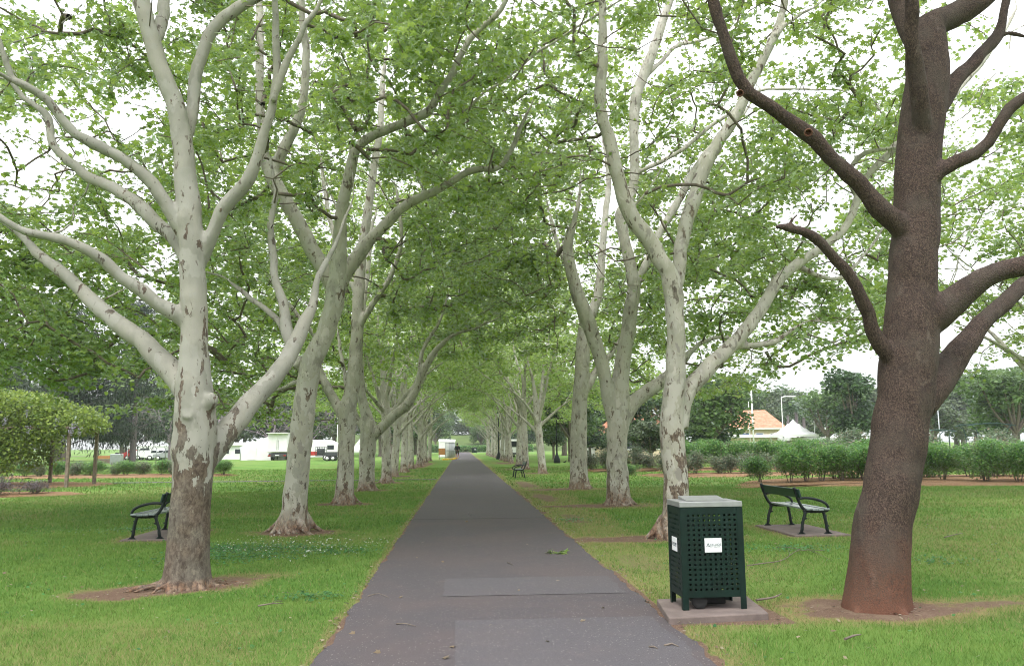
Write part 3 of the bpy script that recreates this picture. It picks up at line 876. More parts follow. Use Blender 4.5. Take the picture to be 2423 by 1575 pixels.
# --- the big brown tree at the right
b = gpt(2074, 1437); D = b.y
R1 = [
    limb([(2072, 1475, 172), (2075, 1437, 163), (2078, 1395, 152), (2081, 1337, 145), (2092, 1230, 136), (2112, 1123, 131), (2131, 1017, 131), (2142, 937, 132), (2149, 870, 134), (2153, 803, 132), (2158, 724, 118), (2160, 620, 114), (2167, 517, 109), (2172, 414, 106), (2180, 310, 106), (2192, 207, 104), (2194, 110, 96), (2205, 60, 74), (2245, 42, 66), (2285, 22, 64), (2330, -8, 60), (2380, -60, 54)], D, D + .1, 4),
    limb([(2185, 130, 60), (2150, 60, 56), (2126, 0, 52), (2105, -60, 46)], D, D + .5, 4),
    limb([(2190, 330, 40), (2178, 250, 48), (2168, 175, 46), (2158, 100, 42), (2154, 30, 38), (2153, -40, 34)], D - .06, D - .62, 3),
    limb([(2150, 555, 60), (2112, 520, 58), (2079, 496, 54), (2048, 455, 47), (2007, 408, 44), (1965, 367, 43), (1924, 326, 43), (1872, 290, 41), (1821, 253, 38), (1769, 222, 37), (1748, 181, 35), (1728, 134, 34), (1707, 72, 33), (1686, 10, 33), (1672, -50, 30)], D, D - .7, 3),
    limb([(2120, 860, 50), (2083, 812, 47), (2062, 775, 41), (2055, 745, 38), (2033, 703, 37), (2007, 651, 36), (1976, 610, 34), (1940, 574, 32), (1898, 548, 29), (1857, 538, 23), (1838, 536, 18)], D, D - .55),
    limb([(1866, 540, 16), (1872, 522, 15), (1888, 505, 13)], D - .52, D - .5),
    limb([(2185, 770, 80), (2224, 738, 80), (2258, 712, 74), (2296, 680, 63), (2348, 651, 56), (2423, 626, 52), (2500, 585, 48), (2590, 520, 42)], D, D - .6, 2.5),
    limb([(2170, 960, 90), (2215, 905, 82), (2247, 862, 74), (2284, 812, 60), (2332, 758, 45), (2379, 714, 44), (2423, 670, 42), (2480, 610, 38)], D + .15, D + .9, 3),
    limb([(2190, 440, 42), (2222, 405, 42), (2260, 383, 40), (2307, 365, 37), (2338, 336, 34), (2358, 300, 34), (2389, 259, 32), (2423, 233, 32), (2490, 190, 28)], D - .05, D - .5, 2.5),
    limb([(2215, 270, 46), (2245, 218, 46), (2262, 190, 44), (2296, 160, 38), (2327, 124, 34), (2358, 90, 33), (2372, 40, 25), (2388, -20, 22)], D + .1, D + .6, 2.5),
    limb([(2352, 92, 20), (2385, 78, 16), (2423, 83, 14), (2480, 90, 10)], D + .5, D + .7, 1),
]
skeleton('R1', b, .34, R1, .021, 'brown', nroots=5, reach=1.12, rooth=.12, seed=13, rough=.010)

# --- second tree of the right row
b = gpt(1588, 1272); D = b.y
R2 = [
    limb([(1588, 1290, 92), (1590, 1272, 84), (1596, 1240, 72), (1600, 1188, 66), (1599, 1123, 64), (1594, 1058, 63), (1588, 1000, 60), (1591, 950, 56), (1597, 905, 53), (1598, 864, 51), (1599, 800, 48), (1598, 750, 49), (1593, 690, 52), (1583, 645, 46), (1557, 606, 44), (1535, 565, 44), (1505, 527, 43), (1474, 465, 39), (1458, 403, 37), (1443, 336, 35), (1424, 274, 32), (1420, 217, 33), (1425, 129, 29), (1425, 52, 25), (1425, 0, 22), (1422, -50, 20)], D, D - .5, 3),
    limb([(1594, 690, 42), (1606, 640, 40), (1616, 569, 37), (1634, 496, 38), (1660, 414, 37), (1691, 352, 33), (1728, 295, 32), (1759, 238, 29), (1790, 171, 27), (1826, 98, 25), (1850, 41, 22), (1860, -10, 20)], D, D + .8, 3),
    limb([(1835, 85, 16), (1862, 55, 14), (1900, 30, 12), (1945, 5, 10), (1990, -30, 8)], D + .6, D + .9, 1),
    limb([(1606, 1010, 50), (1616, 950, 48), (1640, 908, 46), (1676, 869, 43), (1729, 819, 38), (1765, 780, 37), (1810, 719, 33), (1841, 662, 31), (1883, 626, 28), (1950, 584, 25), (1996, 543, 23), (2022, 496, 22), (2035, 455, 20), (2055, 410, 20), (2079, 388, 22), (2110, 357, 23), (2150, 320, 20), (2210, 270, 17), (2280, 200, 15), (2330, 140, 14), (2400, 40, 12)], D, D + .6, 1.5),
    limb([(2030, 470, 14), (2010, 425, 16), (2017, 393, 17), (2048, 362, 16), (2100, 350, 14), (2160, 340, 10)], D + .4, D + .2, 1),
    limb([(1725, 822, 24), (1760, 818, 21), (1799, 817, 20), (1838, 808, 19), (1863, 787, 15), (1910, 760, 11), (1960, 765, 8)], D + .2, D - .1, .8),
    limb([(1880, 628, 20), (1960, 660, 15), (2010, 640, 14), (2060, 585, 12), (2090, 540, 10)], D + .4, D + 1.3, 1),
]
skeleton('R2', b, .29, R2, .027, 'bark_flaky', nroots=6, reach=1.9, rooth=.35, seed=17)

# --- third of the right row
b = gpt(1464, 1194); D = b.y
R3 = [
    limb([(1466, 1208, 76), (1464, 1194, 68), (1462, 1160, 58), (1461, 1123, 55), (1460, 1043, 53), (1464, 985, 55), (1467, 926, 48), (1473, 857, 41), (1487, 777, 38), (1492, 740, 38), (1500, 688, 36), (1490, 620, 31), (1475, 558, 30), (1469, 507, 30), (1490, 470, 28), (1502, 403, 26), (1500, 310, 26), (1505, 233, 30), (1526, 171, 28), (1546, 119, 26), (1572, 41, 23), (1590, -20, 20)], D, D, 3),
    limb([(1456, 1000, 40), (1440, 945, 36), (1432, 889, 35), (1412, 819, 37), (1391, 758, 38), (1366, 693, 35), (1347, 620, 30), (1345, 569, 27), (1355, 533, 20), (1368, 486, 14), (1375, 420, 10)], D, D - .8, 1.5),
    limb([(1468, 1010, 40), (1492, 963, 40), (1524, 931, 38), (1567, 900, 33), (1610, 860, 24), (1640, 825, 17), (1671, 805, 14), (1724, 801, 12), (1780, 830, 9)], D, D + .8, 1),
    limb([(1495, 700, 22), (1530, 620, 22), (1565, 545, 22), (1603, 481, 22), (1640, 408, 20), (1671, 362, 18), (1720, 310, 15), (1760, 270, 12)], D, D + 1.0, 2),
    limb([(1504, 410, 14), (1560, 385, 14), (1620, 350, 14), (1680, 300, 13), (1740, 260, 12), (1800, 215, 11), (1900, 212, 10), (1990, 212, 9), (2020, 235, 7)], D, D - .6, 1),
    limb([(1520, 190, 14), (1560, 150, 14), (1600, 110, 13), (1660, 95, 11), (1720, 70, 9)], D, D + .8, 1.5),
]
skeleton('R3', b, .30, R3, .034, nroots=7, reach=2.0, rooth=.40, seed=19)

# --- fourth of the right row
b = gpt(1372, 1156); D = b.y
R4 = [
    limb([(1372, 1168, 66), (1372, 1156, 58), (1370, 1125, 47), (1369, 1070, 43), (1371, 963, 39), (1377, 883, 38), (1381, 803, 36), (1388, 760, 32), (1405, 730, 27), (1417, 690, 25), (1423, 620, 21), (1432, 517, 18), (1440, 420, 15), (1430, 330, 13)], D, D + .2, 3),
    limb([(1380, 930, 22), (1398, 902, 22), (1415, 872, 20), (1440, 845, 16), (1470, 800, 12), (1500, 740, 9)], D, D + .8, 1),
    limb([(1384, 780, 22), (1370, 720, 20), (1350, 650, 17), (1320, 580, 14), (1300, 500, 11)], D, D - .8, 2),
]
skeleton('R4', b, .30, R4, .036, nroots=6, reach=2.1, rooth=.42, seed=23)

# --- a tree standing left of the frame and one right of it, their outer boughs reach into view
def free_limbs(base, az0, n, h, H, g, lean=(0, 0), r0=.25, rad=4.6):
    """trunk and rising limbs of a plane tree grown freely"""
    L = []
    bx, by = base[0], base[1]
    top = np.array([bx + lean[0], by + lean[1], h])
    tr = [(bx, by, -.12, r0 * 1.35), (bx, by, .02, r0 * 1.22), (bx, by, .35, r0 * 1.02), (bx + lean[0] * .4, by + lean[1] * .4, h * .5, r0 * .92), (*top, r0 * .88)]
    lead = [(top[0] + g.uniform(-.4, .4), top[1] + g.uniform(-.4, .4), h + 1.8, r0 * .5), (top[0] + g.uniform(-.7, .7), top[1] + g.uniform(-.7, .7), h + 4, r0 * .34), (top[0] + g.uniform(-1, 1), top[1] + g.uniform(-1, 1), H - 1.5, r0 * .12)]
    L.append(catmull(np.array(tr + lead), .15))
    for k in range(n):
        a = az0 + 2 * math.pi * (k + g.uniform(-.22, .22)) / n
        z0 = h - g.uniform(.1, .9)
        R1_ = rad * g.uniform(.72, 1.05)
        zt = g.uniform(h + 2.4, H - 1.5) if k % 2 else g.uniform(h + 1.2, h + 3.5)
        r = r0 * g.uniform(.42, .6)
        bend = g.uniform(-.35, .35)
        pts = []
        for s, q in ((0, 0), (.18, .16), (.42, .45), (.7, .76), (1, 1)):
            aa = a + bend * s
            d = R1_ * (s ** 1.15)
            pts.append((bx + lean[0] * .9 + d * math.cos(aa) + g.uniform(-.12, .12) * s, by + lean[1] * .9 + d * math.sin(aa) + g.uniform(-.12, .12) * s, z0 + (zt - z0) * q ** .85, r * (1 - .86 * s) + .012))
        c = catmull(np.array(pts), .15)
        L.append(c)
        # one fork on each limb
        i = int(len(c) * g.uniform(.3, .5))
        q = c[i]
        aa = a + g.choice((-1, 1)) * g.uniform(.5, .9)
        e = R1_ * .55
        L.append(catmull(np.array([(*q[:3], q[3] * .8), (q[0] + e * .4 * math.cos(aa), q[1] + e * .4 * math.sin(aa), q[2] + 1.0, q[3] * .62), (q[0] + e * math.cos(aa), q[1] + e * math.sin(aa), q[2] + g.uniform(1.6, 3.2), .02)]), .15))
    return L


gr = random.Random(31)
def free_tree(key, x, y, az, n=6, h=3.4, H=13.5, voxel=.05, seed=1, rad=4.6):
    g = random.Random(seed)
    skeleton(key, (x, y, 0), .27, free_limbs((x, y), az, n, h, H, g, (g.uniform(-.2, .2), g.uniform(-.2, .2)), .25, rad), voxel, seed=seed, guard=False)

free_tree('A', -14.6, 17.5, 0.2, voxel=.045, seed=41, rad=5.2)
free_tree('B', 17.8, 23.0, 3.0, voxel=.045, seed=42, rad=5.4)
free_tree('V0', 0, 0, 0.1, seed=51)
free_tree('V1', 0, 0, 0.5, n=5, h=3.0, seed=52)
free_tree('V2', 0, 0, 0.9, n=6, h=3.8, seed=53)


def side_boughs(key, n, seed, back=.35, L0=1.6, L1=3.2):
    """finer boughs leaving the traced limbs, mostly rising and leaning away"""
    g = random.Random(seed)
    t = T[key]
    src = [c for c in t['limbs'] if len(c) > 14 and c[-1, 2] > 3.5]
    new = []
    while len(new) < n:
        c = g.choice(src)
        i = g.randint(int(len(c) * .30), int(len(c) * .92))
        q = c[i]
        if q[2] < 3.4 or q[3] > .2: continue
        d = Vector(c[min(i + 3, len(c) - 1), :3]) - Vector(c[i - 3, :3])
        d.normalize()
        s = Vector((g.uniform(-1, 1), g.uniform(-.6, 1) + back, g.uniform(-.1, .8)))
        d = (d * .45 + s.normalized()).normalized()
        L = g.uniform(L0, L1); r = min(q[3] * .6, g.uniform(.022, .05))
        pts = [(*q[:3], r)]
        p = Vector(q[:3])
        for k in range(5):
            d = (d + Vector((g.uniform(-.35, .35), g.uniform(-.35, .35), g.uniform(-.18, .36)))).normalized()
            p = p + d * L / 5
            pts.append((*p, r * (1 - .16 * (k + 1))))
        new.append(catmull(np.array(pts), .1))
    t['limbs'] += new


for k_, n_, s_ in (('L1', 16, 1), ('L2', 20, 2), ('L3', 16, 3), ('L4', 14, 4), ('R2', 20, 5), ('R3', 18, 6), ('R4', 14, 7), ('A', 12, 8), ('B', 14, 9), ('V0', 10, 10), ('V1', 10, 11), ('V2', 10, 12)):
    side_boughs(k_, n_, s_)


def finish(key, name, label, ells, npts, per, size, tmpl, leaf, group='plane trees of the avenue', zmin=4.2, cull=True, spread=.2, seed=None, sag=.10, extra_pts=None, cat='tree', shell=.45):
    t = T[key]
    g = np.random.default_rng(t['seed'] * 7 + 1)
    base = t['base']
    pts = in_ellipsoids(ells, int(npts * 1.6), shell, g)
    lo = zmin + 1.1 * (vnoise(pts[:, 0] * .5, pts[:, 1] * .5, t['seed']) - .5) * 2
    pts = pts[pts[:, 2] > lo][:npts]
    if extra_pts is not None: pts = np.vstack([pts, extra_pts])
    if cull: pts = pts[clear_of_limbs(pts, g, .0)]
    nodes = [tuple(q) for c in t['limbs'] for q in c[::2]]
    nodes = [q for q in nodes if q[2] > 2.2]
    paths = grow(nodes, pts, g, sag)
    lp = leaf_points(paths, per, g, spread)
    if cull:
        lp = lp[clear_of_limbs(lp, g)]
        # a twig crossing a bare limb in front is left out as well
        def far_ok(p):
            x, y, w = project(p[:, :3])
            return not ((w < 6.5) & (x > 0) & (x < 2423) & (y > 0) & (y < 1575)).any()
        paths = [p for p in paths if far_ok(p)]
    tr = thing(name, label, cat, tuple(base), 0, group)
    off = Matrix.Translation(-Vector(base))
    me = solid_from_tubes('trunk', t['limbs'] + t['roots'], t['voxel'], 4, t['rough'], t['seed'])
    me.transform(off); link('trunk', me, M[t['bark']], tr)
    me = crown_mesh(paths, lp, size, tmpl, g, M[leaf]); me.transform(off); link('crown', me, None, tr)
    return tr


x, y, _ = T['L1']['base']
finish('L1', 'plane_tree', 'pale smooth-barked plane tree with two lopped stubs on its trunk, nearest on the left', [(x - .8, y + 1.8, 8.4, 5.4, 4.2, 3.9), (x + 1.6, y + 2.2, 7.2, 2.4, 2.4, 2.2)], 520, 58, .102, LOBED, 'leaf', zmin=4.2, spread=.15)
x, y, _ = T['L2']['base']
finish('L2', 'plane_tree', 'leaning pale plane tree, second in the left row, its limb arching over the path', [(x + .4, y, 8.8, 5.2, 4.4, 4.4), (x + 2.8, y - 1.2, 6.6, 2.0, 2.2, 2.3), (x - 4.2, y + 1.0, 5.6, 3.4, 3.4, 3.2)], 640, 54, .104, LOBED, 'leaf', zmin=2.6, spread=.15)
x, y, _ = T['L3']['base']
finish('L3', 'plane_tree', 'upright mottled plane tree, third trunk along the left row', [(x, y, 9, 5.2, 4.8, 4.8), (x - 4.2, y, 5.4, 3.8, 4.6, 3.3), (x + 3, y, 7.0, 2.6, 3.5, 2.4)], 640, 46, .12, PLAIN, 'leaf', zmin=2.3, spread=.17)
x, y, _ = T['L4']['base']
finish('L4', 'plane_tree', 'plane tree forking low with one long limb slanting over the path, in the left row', [(x + .3, y, 9, 5.2, 4.8, 4.8), (x - 4.2, y, 5.4, 3.9, 4.6, 3.4), (x + 3, y, 7.2, 2.6, 3.5, 2.4)], 560, 40, .13, PLAIN, 'leaf', zmin=2.3, spread=.18)
x, y, _ = T['R1']['base']
brown = finish('R1', 'brown_tree', 'massive brown rough-barked tree leaning up at the right edge beside the green bin', [(x - .3, y + .8, 9.6, 3.8, 3.2, 2.8)], 140, 36, .112, LOBED, 'leaf', zmin=7.0, spread=.15)
# two knot holes on its left limb
for kx, ky, kd, kr in ((1913, 314, .60, .028), (1751, 221, .78, .024)):
    p = P(kx, ky, y - kd + .02)
    v = (EYE - p).normalized()
    mb = MB(); mb.lathe([(kr * 1.5, -.02), (kr * 1.45, .008), (kr * 1.15, .018), (kr, .006), (kr * .7, -.02)], sides=12)
    o = mb.build('knot', M['brown'], brown)
    o.matrix_local = Matrix.Translation(p - brown.location) @ v.to_track_quat('Z', 'Y').to_matrix().to_4x4()
x, y, _ = T['R2']['base']
finish('R2', 'plane_tree', 'pale plane tree directly behind the green bin, forking high in two', [(x + .8, y + .6, 8.8, 5.4, 4.4, 4.3), (x + 4.2, y + 1.4, 6.2, 3.2, 3.0, 2.5)], 620, 54, .104, LOBED, 'leaf', zmin=3.6, spread=.15)
x, y, _ = T['R3']['base']
finish('R3', 'plane_tree', 'pale plane tree with flared reddish foot and three limbs, third in the right row', [(x, y, 9, 5.4, 4.8, 4.8), (x + 4.4, y, 5.8, 4.0, 4.4, 3.0), (x - 3, y, 7.2, 2.6, 3.5, 2.4)], 700, 46, .12, PLAIN, 'leaf', zmin=3.0, spread=.17)
x, y, _ = T['R4']['base']
finish('R4', 'plane_tree', 'straight plane tree with a dark wound on its trunk, fourth in the right row', [(x, y, 9, 5.2, 4.8, 4.8), (x + 4.2, y, 6.0, 3.9, 4.6, 3.1), (x - 3, y, 7.2, 2.6, 3.5, 2.4)], 580, 40, .13, PLAIN, 'leaf', zmin=2.9, spread=.18)
finish('A', 'plane_tree', 'plane tree whose low leafy boughs hang in from the left edge above the pergola', [(-13.0, 17.5, 7.6, 5.8, 5.0, 5.0), (-10.6, 18.2, 4.8, 3.6, 3.8, 2.4)], 640, 50, .12, PLAIN, 'leaf', 'plane trees on the lawns', zmin=2.5, spread=.17)
finish('B', 'plane_tree', 'plane tree right of the frame whose leaves show behind the brown tree', [(17.0, 23.0, 8.2, 5.8, 5.0, 5.0)], 600, 50, .125, PLAIN, 'leaf', 'plane trees on the lawns', zmin=3.6, spread=.17)

VAR = []
for k in range(3):
    VAR.append(finish('V%d' % k, 'plane_tree', 'x', 'tree', 1, 1, 1, PLAIN, 'leaf_far') if False else
               finish('V%d' % k, 'plane_tree', None, [(0, 0, 9.0, 5.3, 5.0, 4.8), (-4.0, 0, 6.2, 3.8, 4.6, 3.1), (3.2, 0, 7.4, 2.4, 3.6, 2.4)], 360, 30, .16, PLAIN, 'leaf_far', zmin=3.1 + .2 * k, cull=False, spread=.21))
used = set()
ORD = {5: 'fifth', 6: 'sixth', 7: 'seventh', 8: 'eighth', 9: 'ninth', 10: 'tenth', 11: 'eleventh', 12: 'twelfth', 13: 'thirteenth', 14: 'fourteenth', 15: 'fifteenth', 16: 'sixteenth', 17: 'seventeenth', 18: 'eighteenth', 19: 'nineteenth', 20: 'twentieth', 21: 'twenty-first'}


def place_tree(k, x, y, rot, s, label, group='plane trees of the avenue', mat=None, zs=1.0):
    o = VAR[k] if k not in used else copy_tree(VAR[k])
    used.add(k)
    o.location = (x, y, 0); o.rotation_euler = (0, 0, rot); o.scale = (s, s, s * zs)
    o['label'] = label; o['group'] = group
    if mat:
        for c in o.children:
            if c.name.startswith('crown'):
                c.material_slots[0].link = 'OBJECT'; c.material_slots[0].material = M[mat]
    return o


g = random.Random(77)
n = 5
for i, y in enumerate([36.3, 43.4, 50.4, 57.6, 64.8, 72.0, 79.4, 86.5]):
    place_tree(i % 3, -3.45 + g.uniform(-.2, .2), y + g.uniform(-.5, .5), g.uniform(-.45, .45), g.uniform(.95, 1.06), 'mottled plane tree, %s trunk along the left row of the avenue' % ORD[n]); n += 1
n = 5
for i, y in enumerate([45.2, 54.0, 62.5, 72.5, 80, 88, 96, 104, 113, 122, 132, 143]):
    place_tree((i + 1) % 3, 4.38 + g.uniform(-.15, .15), y + g.uniform(-.4, .4), math.pi + g.uniform(-.45, .45), g.uniform(.97, 1.08), 'mottled plane tree, %s trunk along the right row of the avenue' % ORD[n]); n += 1

# ------------------------------------------------------------------ sky and light
SUN_EL, SUN_AZ = R(58), R(205)
w = bpy.data.worlds.new('World'); S.world = w; w.use_nodes = True
nt = w.node_tree
bg = nt.nodes['Background']
sky = nt.nodes.new('ShaderNodeTexSky'); sky.sky_type = 'NISHITA'; sky.sun_disc = False
sky.sun_elevation = SUN_EL; sky.sun_rotation = SUN_AZ
sky.air_density = 1.0; sky.dust_density = 6.0; sky.ozone_density = 1.0
hsv = nt.nodes.new('ShaderNodeHueSaturation'); hsv.inputs['Saturation'].default_value = 0.10
mixw = nt.nodes.new('ShaderNodeMix'); mixw.data_type = 'RGBA'
mixw.inputs[0].default_value = 0.8
# overcast cloud layer, brighter overhead than at the horizon
tcw = nt.nodes.new('ShaderNodeTexCoord'); sep = nt.nodes.new('ShaderNodeSeparateXYZ')
ov = nt.nodes.new('ShaderNodeMapRange'); ov.inputs['To Min'].default_value = 4.6; ov.inputs['To Max'].default_value = 13.0
cc = nt.nodes.new('ShaderNodeCombineColor')
nt.links.new(tcw.outputs['Generated'], sep.inputs[0]); nt.links.new(sep.outputs[2], ov.inputs[0])
cl0 = nt.nodes.new('ShaderNodeMath'); cl0.operation = 'MULTIPLY'; cl0.inputs[1].default_value = 0.975
cl1 = nt.nodes.new('ShaderNodeMath'); cl1.operation = 'MULTIPLY'; cl1.inputs[1].default_value = 1.02
nt.links.new(ov.outputs[0], cl0.inputs[0]); nt.links.new(ov.outputs[0], cl1.inputs[0])
nt.links.new(cl0.outputs[0], cc.inputs[0]); nt.links.new(ov.outputs[0], cc.inputs[1]); nt.links.new(cl1.outputs[0], cc.inputs[2])
nt.links.new(sky.outputs[0], hsv.inputs['Color'])
nt.links.new(hsv.outputs[0], mixw.inputs[6])
nt.links.new(cc.outputs[0], mixw.inputs[7])
nt.links.new(mixw.outputs[2], bg.inputs[0])
bg.inputs[1].default_value = 0.12
sd = bpy.data.lights.new('sun', 'SUN'); sun = bpy.data.objects.new('sun', sd); COL.objects.link(sun)
sd.energy = 0.9; sd.angle = R(25); sd.color = (1, .97, .93)
sun.rotation_euler = (R(90) - SUN_EL, 0, math.pi - SUN_AZ)
S.view_settings.view_transform = 'Standard'; S.view_settings.look = 'None'
S.view_settings.exposure = 1.22; S.view_settings.gamma = 1
S.cycles.max_bounces = 8; S.cycles.transparent_max_bounces = 4
S.cycles.use_adaptive_sampling = True
S.cycles.filter_width = 1.05

# ------------------------------------------------------------------ lawn, path
PX0, PX1 = -1.09, 1.87
SLABS = [(5.70, 6.70, 13.70, 15.55), (-5.95, -4.95, 14.62, 16.45), (2.02, 2.92, 7.30, 8.10)]
TB = {k: T[k]['base'] for k in ('L1', 'L2', 'L3', 'L4', 'R1', 'R2', 'R3', 'R4')}


def soil(x, y):
    """bare earth and dry turf over the lawn"""
    n1 = vnoise(x * 1.3, y * 1.3, 3); n2 = vnoise(x * 4.1, y * 4.1, 4); n3 = vnoise(x * 11, y * 11, 9)
    wob = 0.55 * (n1 - .5) + 0.35 * (n2 - .5) + .2 * (n3 - .5)
    d = np.zeros_like(x); dry = np.zeros_like(x)
    def ell(cx, cy, rx, ry, a=0.0, k=1.0, halo=1.15):
        nonlocal d, dry
        c, s = math.cos(a), math.sin(a)
        u = ((x - cx) * c + (y - cy) * s) / rx; v = (-(x - cx) * s + (y - cy) * c) / ry
        e = np.sqrt(u * u + v * v) + wob * 1.15
        d = np.maximum(d, np.clip(1.6 - e * 1.1, 0, 1) * k)
        dry = np.maximum(dry, np.clip((halo + .3 - e) * 1.6, 0, 1) * k)
    b = TB['L1']; ell(b[0] - .10, b[1] - .02, 1.00, .50, .38)
    b = TB['R1']; ell(b[0] + .05, b[1] - .05, .85, .42, .05, 1.0, 1.45)
    ell(b[0] + 1.15, b[1] + .05, .75, .20, .15, .62, 2.0)
    b = TB['L2']; ell(b[0] + .15, b[1] - .1, .85, .55, .1)
    b = TB['R2']; ell(b[0] - .75, b[1] - .1, 1.35, .42, -.05, .85, 1.5)
    b = TB['R3']; ell(b[0] - .7, b[1] - .3, 1.5, .6, 0, .72, 1.5)
    b = TB['R4']; ell(b[0] - .8, b[1] - .3, 1.5, .8, 0, .70, 1.5)
    b = TB['L3']; ell(b[0], b[1] - .1, .75, .6, 0)
    b = TB['L4']; ell(b[0], b[1] - .1, .75, .6, 0)
    for yy in (36.3, 43.4, 50.4, 57.6, 64.8, 72): ell(-3.45, yy, .8, .9)
    for yy in (45.2, 54, 62.5, 72.5, 80, 88): ell(3.9, yy, 1.2, 1.3, 0, .75)
    ell(2.45, 11.2, .35, 1.1, 0, .48, 2.2); ell(2.35, 9.0, .25, .8, 0, .45, 2.4); ell(2.4, 17.8, .40, 2.6, 0, .55, 2.2); ell(2.5, 25, .45, 3.2, 0, .6, 2.2); ell(2.6, 33, .5, 3.5, 0, .6)
    for x0, x1, y0, y1 in SLABS:
        e = np.maximum(np.maximum(x0 - x, x - x1), np.maximum(y0 - y, y - y1))
        d = np.maximum(d, np.clip(1 - (e + wob * .1) * 9, 0, 1)); dry = np.maximum(dry, np.clip(1 - e * 2.5 + wob, 0, 1) * .7)
    # worn edges of the path
    el = PX0 - x; er = x - PX1
    e = np.maximum(el, er)
    lim = np.where(er > 0, .01 + .34 * np.clip(n1 * .6 + n2 * .4 - .42, 0, 1), -.02 + .06 * n2)
    d = np.maximum(d, np.clip((lim - e) / .05 + .5, 0, 1))
    dry = np.maximum(dry, np.clip(1.0 - (e - .02) / np.where(er > 0, .50, .13) + wob * .9, 0, 1) * .8)
    # straw-coloured stretches of lawn
    dry = np.maximum(dry, .30 * np.clip((vnoise(x * .35, y * .55, 12) - .5) * 4, 0, 1) * (.4 + n2))
    dry = np.maximum(dry, np.clip((x - 5.2) * .5, 0, 1) * np.clip((y - 6) * .4, 0, 1) * np.clip((19 - y) * .3, 0, 1) * (.10 + .35 * n1))
    return d, dry


def axis(dense0, dense1, step, far0, far1):
    a = list(np.arange(dense0, dense1, step))
    l, s = dense0, step
    left = []
    while l > far0:
        s *= 1.25; l -= s; left.append(l)
    r, s = a[-1], step
    right = []
    while r < far1:
        s *= 1.25; r += s; right.append(r)
    return np.array(left[::-1] + a + right)


gx = axis(-9, 11, .07, -900, 900); gy = axis(3.5, 34, .09, -60, 1500)
X, Y = np.meshgrid(gx, gy)
d, dry = soil(X.ravel(), Y.ravel())
nx, ny = len(gx), len(gy)
i = (np.arange(ny - 1)[:, None] * nx + np.arange(nx - 1)[None, :]).ravel()
Z = np.zeros(X.size) - .0
me = mesh_np('ground', np.column_stack([X.ravel(), Y.ravel(), Z]), np.column_stack([i, i + 1, i + nx + 1, i + nx]), True)
for nm, val in (('dirt', d), ('dry', dry)):
    at = me.attributes.new(nm, 'FLOAT', 'POINT'); at.data.foreach_set('value', val.astype(np.float32))
tag(link('ground', me, M['ground']), kind='structure')


def sheet(name, left, right, z, mat):
    n = len(left)
    v = [(*p, z) for p in left] + [(*p, z) for p in right]
    o = link(name, mesh_np(name, v, [(k, n + k, n + k + 1, k + 1) for k in range(n - 1)]), mat)
    return tag(o, kind='structure')


ys = np.r_[np.arange(-4, 40, .06), np.arange(40, 192, .8)]
j = lambda s: (vnoise(ys * 2.3, ys * 0, s) - .5) * .07 + (vnoise(ys * 9, ys * 0, s + 1) - .5) * .045
sheet('path', np.column_stack([PX0 + j(21), ys]), np.column_stack([PX1 + j(25), ys]), .006, M['asphalt'])
xs = np.arange(-60, PX0 + .1, .4)
jj = lambda s: (vnoise(xs * 1.3, xs * 0, s) - .5) * .12
sheet('side_path', np.column_stack([xs, 39.9 + jj(3)]), np.column_stack([xs, 38.9 + jj(5)]), .004, M['asphalt'])
# two squares of newer asphalt reach from the middle of the path to its right edge
def patch(y0, y1, x0):
    yy = np.arange(y0, y1 + .01, .05)
    jl = (vnoise(yy * 5, yy * 0, int(y0 * 10)) - .5) * .03
    jr = (vnoise(yy * 2.3, yy * 0, 25) - .5) * .07 + (vnoise(yy * 9, yy * 0, 26) - .5) * .045
    sheet('asphalt_patch', np.column_stack([x0 + jl, yy]), np.column_stack([PX1 - .10 + jr, yy]), .010, M['patch'])
patch(G(1090, 1469).y - 3.0, G(1090, 1469).y, G(1080, 1469).x)
patch(G(1060, 1412).y, G(1060, 1370).y, G(1052, 1380).x)
sheet('road', np.array([(-200, 200.), (200, 200.)]), np.array([(-200, 192.), (200, 192.)]), .006, M['asphalt'])

# ------------------------------------------------------------------ turf
def blades(x0, x1, y0, y1, dens, h, wd, seed):
    g = np.random.default_rng(seed)
    n = int((x1 - x0) * (y1 - y0) * dens)
    x = g.uniform(x0, x1, n); y = g.uniform(y0, y1, n)
    ok = (x < .76 * y + 1.2) & (x > -.66 * y - 1.2)
    ok &= (x < PX0 - .01 + .05 * (g.uniform(0, 1, n) - .4)) | (x > PX1 + .03 * g.uniform(-1, 1, n))
    for a, b_, c, e in SLABS: ok &= ~((x > a - .02) & (x < b_ + .02) & (y > c - .02) & (y < e + .02))
    ok &= ~((y > 38.8) & (y < 40) & (x < PX0))
    x, y = x[ok], y[ok]
    d, dry = soil(x, y)
    f = vnoise(x * 11, y * 11, 9)
    ok = g.uniform(0, 1, len(x)) > np.clip((d - .30) * 3.2, 0, .985)
    x, y, dry, d = x[ok], y[ok], dry[ok], d[ok]
    n = len(x)
    tall = .55 + .75 * vnoise(x * 3, y * 3, 33) * (1 - .45 * dry)
    hh = h * tall * g.uniform(.5, 1.35, n) * (1 - .4 * d)
    a = g.uniform(0, 6.283, n); b2 = g.uniform(0, 6.283, n); ln = g.uniform(.15, 1.05, n) * hh
    wx, wy = np.cos(a) * wd / 2, np.sin(a) * wd / 2
    v = np.empty((n, 3, 3))
    v[:, 0] = np.column_stack([x - wx, y - wy, np.zeros(n)])
    v[:, 1] = np.column_stack([x + wx, y + wy, np.zeros(n)])
    v[:, 2] = np.column_stack([x + np.cos(b2) * ln, y + np.sin(b2) * ln, hh])
    return v.reshape(-1, 3), np.repeat(dry, 3)


